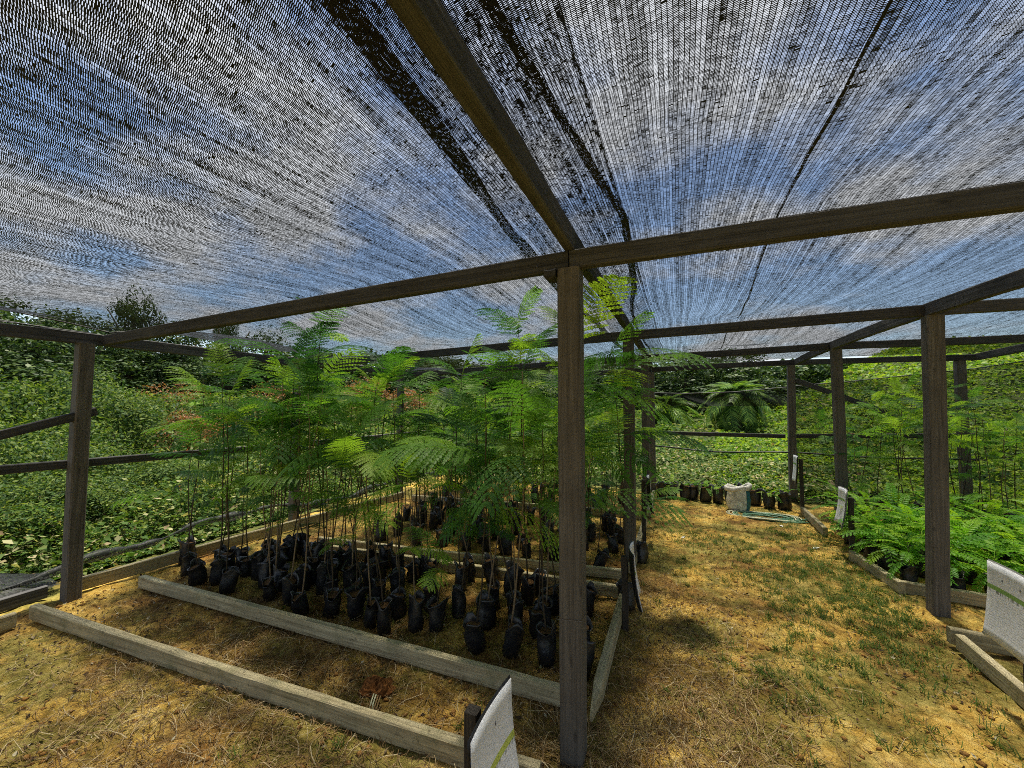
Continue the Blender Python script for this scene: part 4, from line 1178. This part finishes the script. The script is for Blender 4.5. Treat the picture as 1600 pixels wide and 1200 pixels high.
crop('cover_crop', 42000, -75, 20, 8.0, 14.0, M['crop_dry'], 0.035, 1.1, 'pale and green creeping cover crop just behind the shade house', lambda x, y: y > 7.5, 0.35, 0.004)
crop('cover_crop', 60000, -80, 34, 12.0, 48.0, M['crop'], 0.05, 0.45, 'green creeping cover crop spreading over the field behind', lambda x, y: x < 3.5 + 0.22 * y, 0.6, 0.0062)
crop('cover_crop', 150000, -90, -32, 5.2, 16.0, M['crop'], 0.016, 0.8, 'green creeping plants on the ground left of the shade house', left_side, 0.75, 0.0032)
crop('cover_crop', 11000, -90, -34, 5.6, 15.0, M['crop_dry'], 0.045, 0.9, 'broader pale leaves rising among the creepers left of the shade house', left_side, 0.95, 0.004)
crop('cover_crop', 34000, -88, -40, 5.1, 8.5, M['crop_dry'], 0.018, 1.4, 'pale leafy ground cover close along the left wall', left_side, 0.22, 0.0035)
crop('hill_vegetation', 140000, -2, 62, 8.5, 60.0, M['hill'], 0.03, 0.30, 'bright yellow green creepers covering the hill behind on the right', lambda x, y: x > 0.10 * y - 0.4, 0.5, 0.0052)

# far wood, one mass
x, y, d = polar(42000, -88, 24, 50, 62)
lobes = fbm(x * 0.16, y * 0.16, 3)
zt = (2.4 + 4.5 * lobes) * smooth01(24, 10, np.degrees(np.arctan2(x, y)))
leaves('far_wood', np.stack([x, y, height(x, y) + zt * rng.random(len(x)) ** 0.6], -1), 1.5, 0.55, M['tree'], 0.8, 'dark wood closing the view behind the field', 'wood')
# trees, shrubs
def crown_mesh(seed, n, nb, leaf, flat=0.8, name='crown', mat=None, gaps=0.0):
    r = np.random.default_rng(seed)
    C = r.normal(size=(nb, 3)); C /= np.linalg.norm(C, axis=1, keepdims=True)
    C *= (0.25 + 0.55 * r.random((nb, 1))); C[:, 2] *= flat
    rad = 0.20 + 0.24 * r.random(nb)
    b = r.integers(0, nb, n)
    d = r.normal(size=(n, 3)); d /= np.linalg.norm(d, axis=1, keepdims=True)
    d[:, 2] = np.where(r.random(n) < 0.7, np.abs(d[:, 2]), d[:, 2])
    p = C[b] + d * rad[b][:, None] * (0.55 + 0.5 * r.random((n, 1)))
    nr = d + r.normal(size=(n, 3)) * 0.5 + np.array([0, 0, 0.4]); nr /= np.linalg.norm(nr, axis=1, keepdims=True)
    t = np.cross(nr, r.normal(size=(n, 3))); t /= np.linalg.norm(t, axis=1, keepdims=True); bb = np.cross(nr, t)
    s = leaf * (0.6 + 0.8 * r.random((n, 1)))
    V = np.stack([p - t * s, p + bb * s * 0.45 + nr * s * 0.12, p + t * s, p - bb * s * 0.45 + nr * s * 0.12], 1).reshape(-1, 3)
    return mesh_np(name, V, np.arange(n * 4).reshape(-1, 4), mat)
CR = [crown_mesh(60 + s, 3800, 24 + 3 * s, 0.040, 0.85 + 0.1 * (s % 2), mat=M['tree']) for s in range(4)]
SH = [crown_mesh(70 + s, 5200, 16 + 3 * s, 0.025, 0.62, mat=M['shrub']) for s in range(3)]
SR = [crown_mesh(80 + s, 4000, 14, 0.026, 0.6, mat=M['red']) for s in range(2)]
TR = tube_mesh([(0, 0, 0), (0.03, 0.02, 0.3), (-0.02, 0.03, 0.6), (0.02, 0, 1.0)], lambda t: 0.045 * (1 - 0.6 * t), 7, 'trunk', M['bark'])
LB = tube_mesh([(0, 0, 0), (0.2, 0.05, 0.3), (0.36, 0.03, 0.62)], lambda t: 0.022 * (1 - 0.7 * t), 5, 'limb', M['bark'])
def polar_xy(a, d): return math.sin(R(a)) * d, math.cos(R(a)) * d
def tree(a, d, ht, w, i, label):
    x, y = polar_xy(a, d); z = float(height(x, y))
    e = empty('forest_tree', (x, y, z - 0.2), i * 1.3)
    tag(e, label, 'tree', 'trees of the wood beyond the field')
    link('trunk', TR, e, scale=(ht * 0.8, ht * 0.8, ht * 0.75))
    for k in range(3):
        link('limb', LB, e, loc=(0, 0, ht * 0.42), rot=(0, 0, k * 2.1 + i), scale=ht * 0.55)
    link('crown', CR[i % 4], e, loc=(0, 0, ht * 0.60), rot=(0, 0, i * 0.9), scale=(w, w, ht * 0.42))
    link('lower_crown', CR[(i + 1) % 4], e, loc=(0, 0, ht * 0.30), rot=(0, 0, i * 1.7), scale=(w * 1.25, w * 1.25, ht * 0.32))
tl = [(-77, 27, 5.0, 2.8, 'dense dark tree at the far left edge of the wood'),
      (-73.0, 30, 5.6, 2.6, 'dark tree with open top above the left rail, next to the left edge'),
      (-69.5, 34, 5.6, 2.6, 'dark forest tree directly left of the tall rounded tree'),
      (-66.4, 36, 7.6, 1.75, 'tall rounded tree standing out above the wood, right of the left corner post'),
      (-62.8, 36, 6.0, 2.8, 'dark forest tree directly right of the tall rounded tree'),
      (-58.5, 38, 7.6, 1.3, 'small dark tree rising through the net above the left cross beam'),
      (-54.6, 38, 6.2, 3.2, 'broad dark tree behind the widest fern-like seedling'),
      (-50.0, 40, 5.2, 3.8, 'broad dark tree behind the tallest seedling'),
      (-44.5, 42, 4.6, 4.0, 'dark tree low behind the rear left post'),
      (-38.5, 43, 4.8, 4.6, 'low dark tree behind the thicket, right of the rear left post'),
      (-32.0, 44, 5.2, 4.4, 'dark tree under the net edge, behind the middle of the thicket'),
      (-25.5, 44, 4.6, 4.2, 'dark tree behind the thicket, left of the middle post'),
      (-19.0, 42, 4.8, 4.4, 'dark tree behind the thicket, right next to the middle post'),
      (-12.5, 40, 4.6, 4.0, 'dark tree behind the second middle post'),
      (-5.5, 34, 5.0, 4.2, 'dark tree left of the palm at the end of the path'),
      (1.0, 31, 4.9, 4.0, 'dark tree close on the left of the palm crown'),
      (6.8, 34, 5.3, 3.6, 'dark tree directly behind the palm at the end of the path')]
for i, (a, d, ht, w, lab) in enumerate(tl): tree(a, d, ht, w, i, lab)
sl = [(-76, 8.5, 1.5, 1.3, 0, 'leafy green bush at the far left edge under the brace'),
      (-73.5, 11, 1.9, 1.6, 0, 'tall green bush behind the brace of the left wall'),
      (-70.5, 9.2, 1.35, 1.3, 0, 'green bush behind the left corner post'),
      (-67.5, 13, 2.1, 1.8, 0, 'mid green bush right of the left corner post'),
      (-64.5, 16, 2.4, 2.2, 0, 'broad bush behind the lone thin seedling'),
      (-61.0, 14, 1.7, 1.3, 1, 'rusty orange bush right of the lone thin seedling'),
      (-62.5, 21, 2.0, 2.0, 1, 'reddish bush far behind the lone thin seedling'),
      (-57.5, 17, 2.2, 2.2, 0, 'green bush behind the widest fern-like fronds'),
      (-54.0, 20, 1.9, 1.9, 1, 'reddish bush behind the widest fern-like fronds'),
      (-48.5, 22, 2.2, 2.4, 0, 'green bush behind the tallest seedling'),
      (-43.0, 24, 2.2, 2.6, 1, 'rusty red bush left of the rear left post'),
      (-37.0, 25, 2.1, 2.8, 1, 'rusty red bush right of the rear left post'),
      (-31.5, 26, 2.0, 2.8, 0, 'low green bush behind the middle of the thicket'),
      (-79, 13, 2.6, 2.2, 0, 'tall dark bush cut by the left edge of view'),
      (-75.0, 6.6, 0.75, 0.9, 0, 'low tangled bush close to the left wall, under the brace'),
      (-71.8, 7.2, 0.85, 0.9, 0, 'low tangled bush right behind the left corner post, near the rail'),
      (-68.2, 7.6, 0.7, 1.0, 0, 'low bush between the left corner post and the lone thin seedling'),
      (-65.5, 8.6, 0.9, 1.1, 0, 'low bush behind the rail, directly behind the lone thin seedling'),
      (-61.8, 8.2, 0.75, 1.0, 0, 'low bush behind the rail, right of the lone thin seedling'),
      (-58.0, 9.0, 0.9, 1.2, 0, 'low bush behind the arching front left seedling'),
      (-53.0, 9.6, 0.8, 1.2, 0, 'low bush behind the rear left posts and thicket'),
      (-69.0, 16, 2.6, 2.0, 0, 'tall bush above the rail right of the left corner post'),
      (-72.5, 17, 2.8, 2.2, 0, 'tall bush seen between brace and roof at the left')]
for i, (a, d, ht, w, kind, lab) in enumerate(sl):
    x, y = polar_xy(a, d); z = float(height(x, y))
    e = empty('wild_bush', (x, y, z), i * 1.1)
    tag(e, lab, 'bush', 'bushes on the slope beyond the left wall')
    link('foliage', (SR[i % 2] if kind else SH[i % 3]), e, loc=(0, 0, ht * 0.42), rot=(0, 0, i), scale=(w * 0.9, w * 0.9 * (0.8 + 0.1 * (i % 4)), ht * 0.85))
    link('stem', TR, e, scale=(ht * 0.6, ht * 0.6, ht * 0.5))

# oil palm at the end of the path
def palm_frond(seed):
    r = np.random.default_rng(seed); V, Fc = [], []
    pos = lambda t: Vector((t * (1 - 0.22 * t), 0, 0.55 * t - 0.95 * t * t))
    for i in range(10):
        p, q = pos(i / 10), pos((i + 1) / 10); k = len(V)
        V.extend([p + Vector((0, .012, 0)), q + Vector((0, .009, 0)), q - Vector((0, .009, 0)), p - Vector((0, .012, 0))]); Fc.append((k, k + 1, k + 2, k + 3))
    for i in range(34):
        t = 0.14 + 0.86 * i / 33; p = pos(t); T = (pos(t + .02) - pos(t)).normalized()
        L = 0.30 * math.sin(math.pi * (0.18 + 0.72 * i / 33)) ** 0.6
        for s in (1, -1):
            D = (Vector((0, s, 0)) + T * 0.7 + Vector((0, 0, -0.25 + 0.4 * (r.random() - .5)))).normalized()
            m_ = p + D * L * 0.5 + Vector((0, 0, 0.01)); e_ = p + D * L + Vector((0, 0, -0.10 * L * 3))
            k = len(V); V.extend([p - T * .007, p + T * .007, m_ + T * .014, e_, m_ - T * .014]); Fc.append((k, k + 1, k + 2, k + 3, k + 4))
    return mesh('palm_frond', V, Fc, False, M['palm'])
PF = [palm_frond(s) for s in range(3)]
for (a, d, th, L, n, lab) in ((6.6, 22, 1.45, 2.0, 34, 'young oil palm with arching fronds at the end of the path'), (-1.5, 24, 0.7, 2.3, 18, 'smaller palm half hidden by fronds, left of the big palm')):
    x, y = polar_xy(a, d); z = float(height(x, y))
    e = empty('oil_palm', (x, y, z)); tag(e, lab, 'palm')
    link('trunk', tube_mesh([(0, 0, -0.2), (0.02, 0, th * 0.5), (0, 0, th)], lambda t: 0.26 - 0.06 * t, 10), e, M['bark'])
    for k in range(n):
        f = k / n
        link('frond', PF[k % 3], e, loc=(0, 0, th + 0.05), rot=Euler((random.uniform(-.3, .3), -R(78 - 118 * f), k * 2.4)), scale=L * (0.75 + 0.3 * f))

bpy.context.view_layer.update()
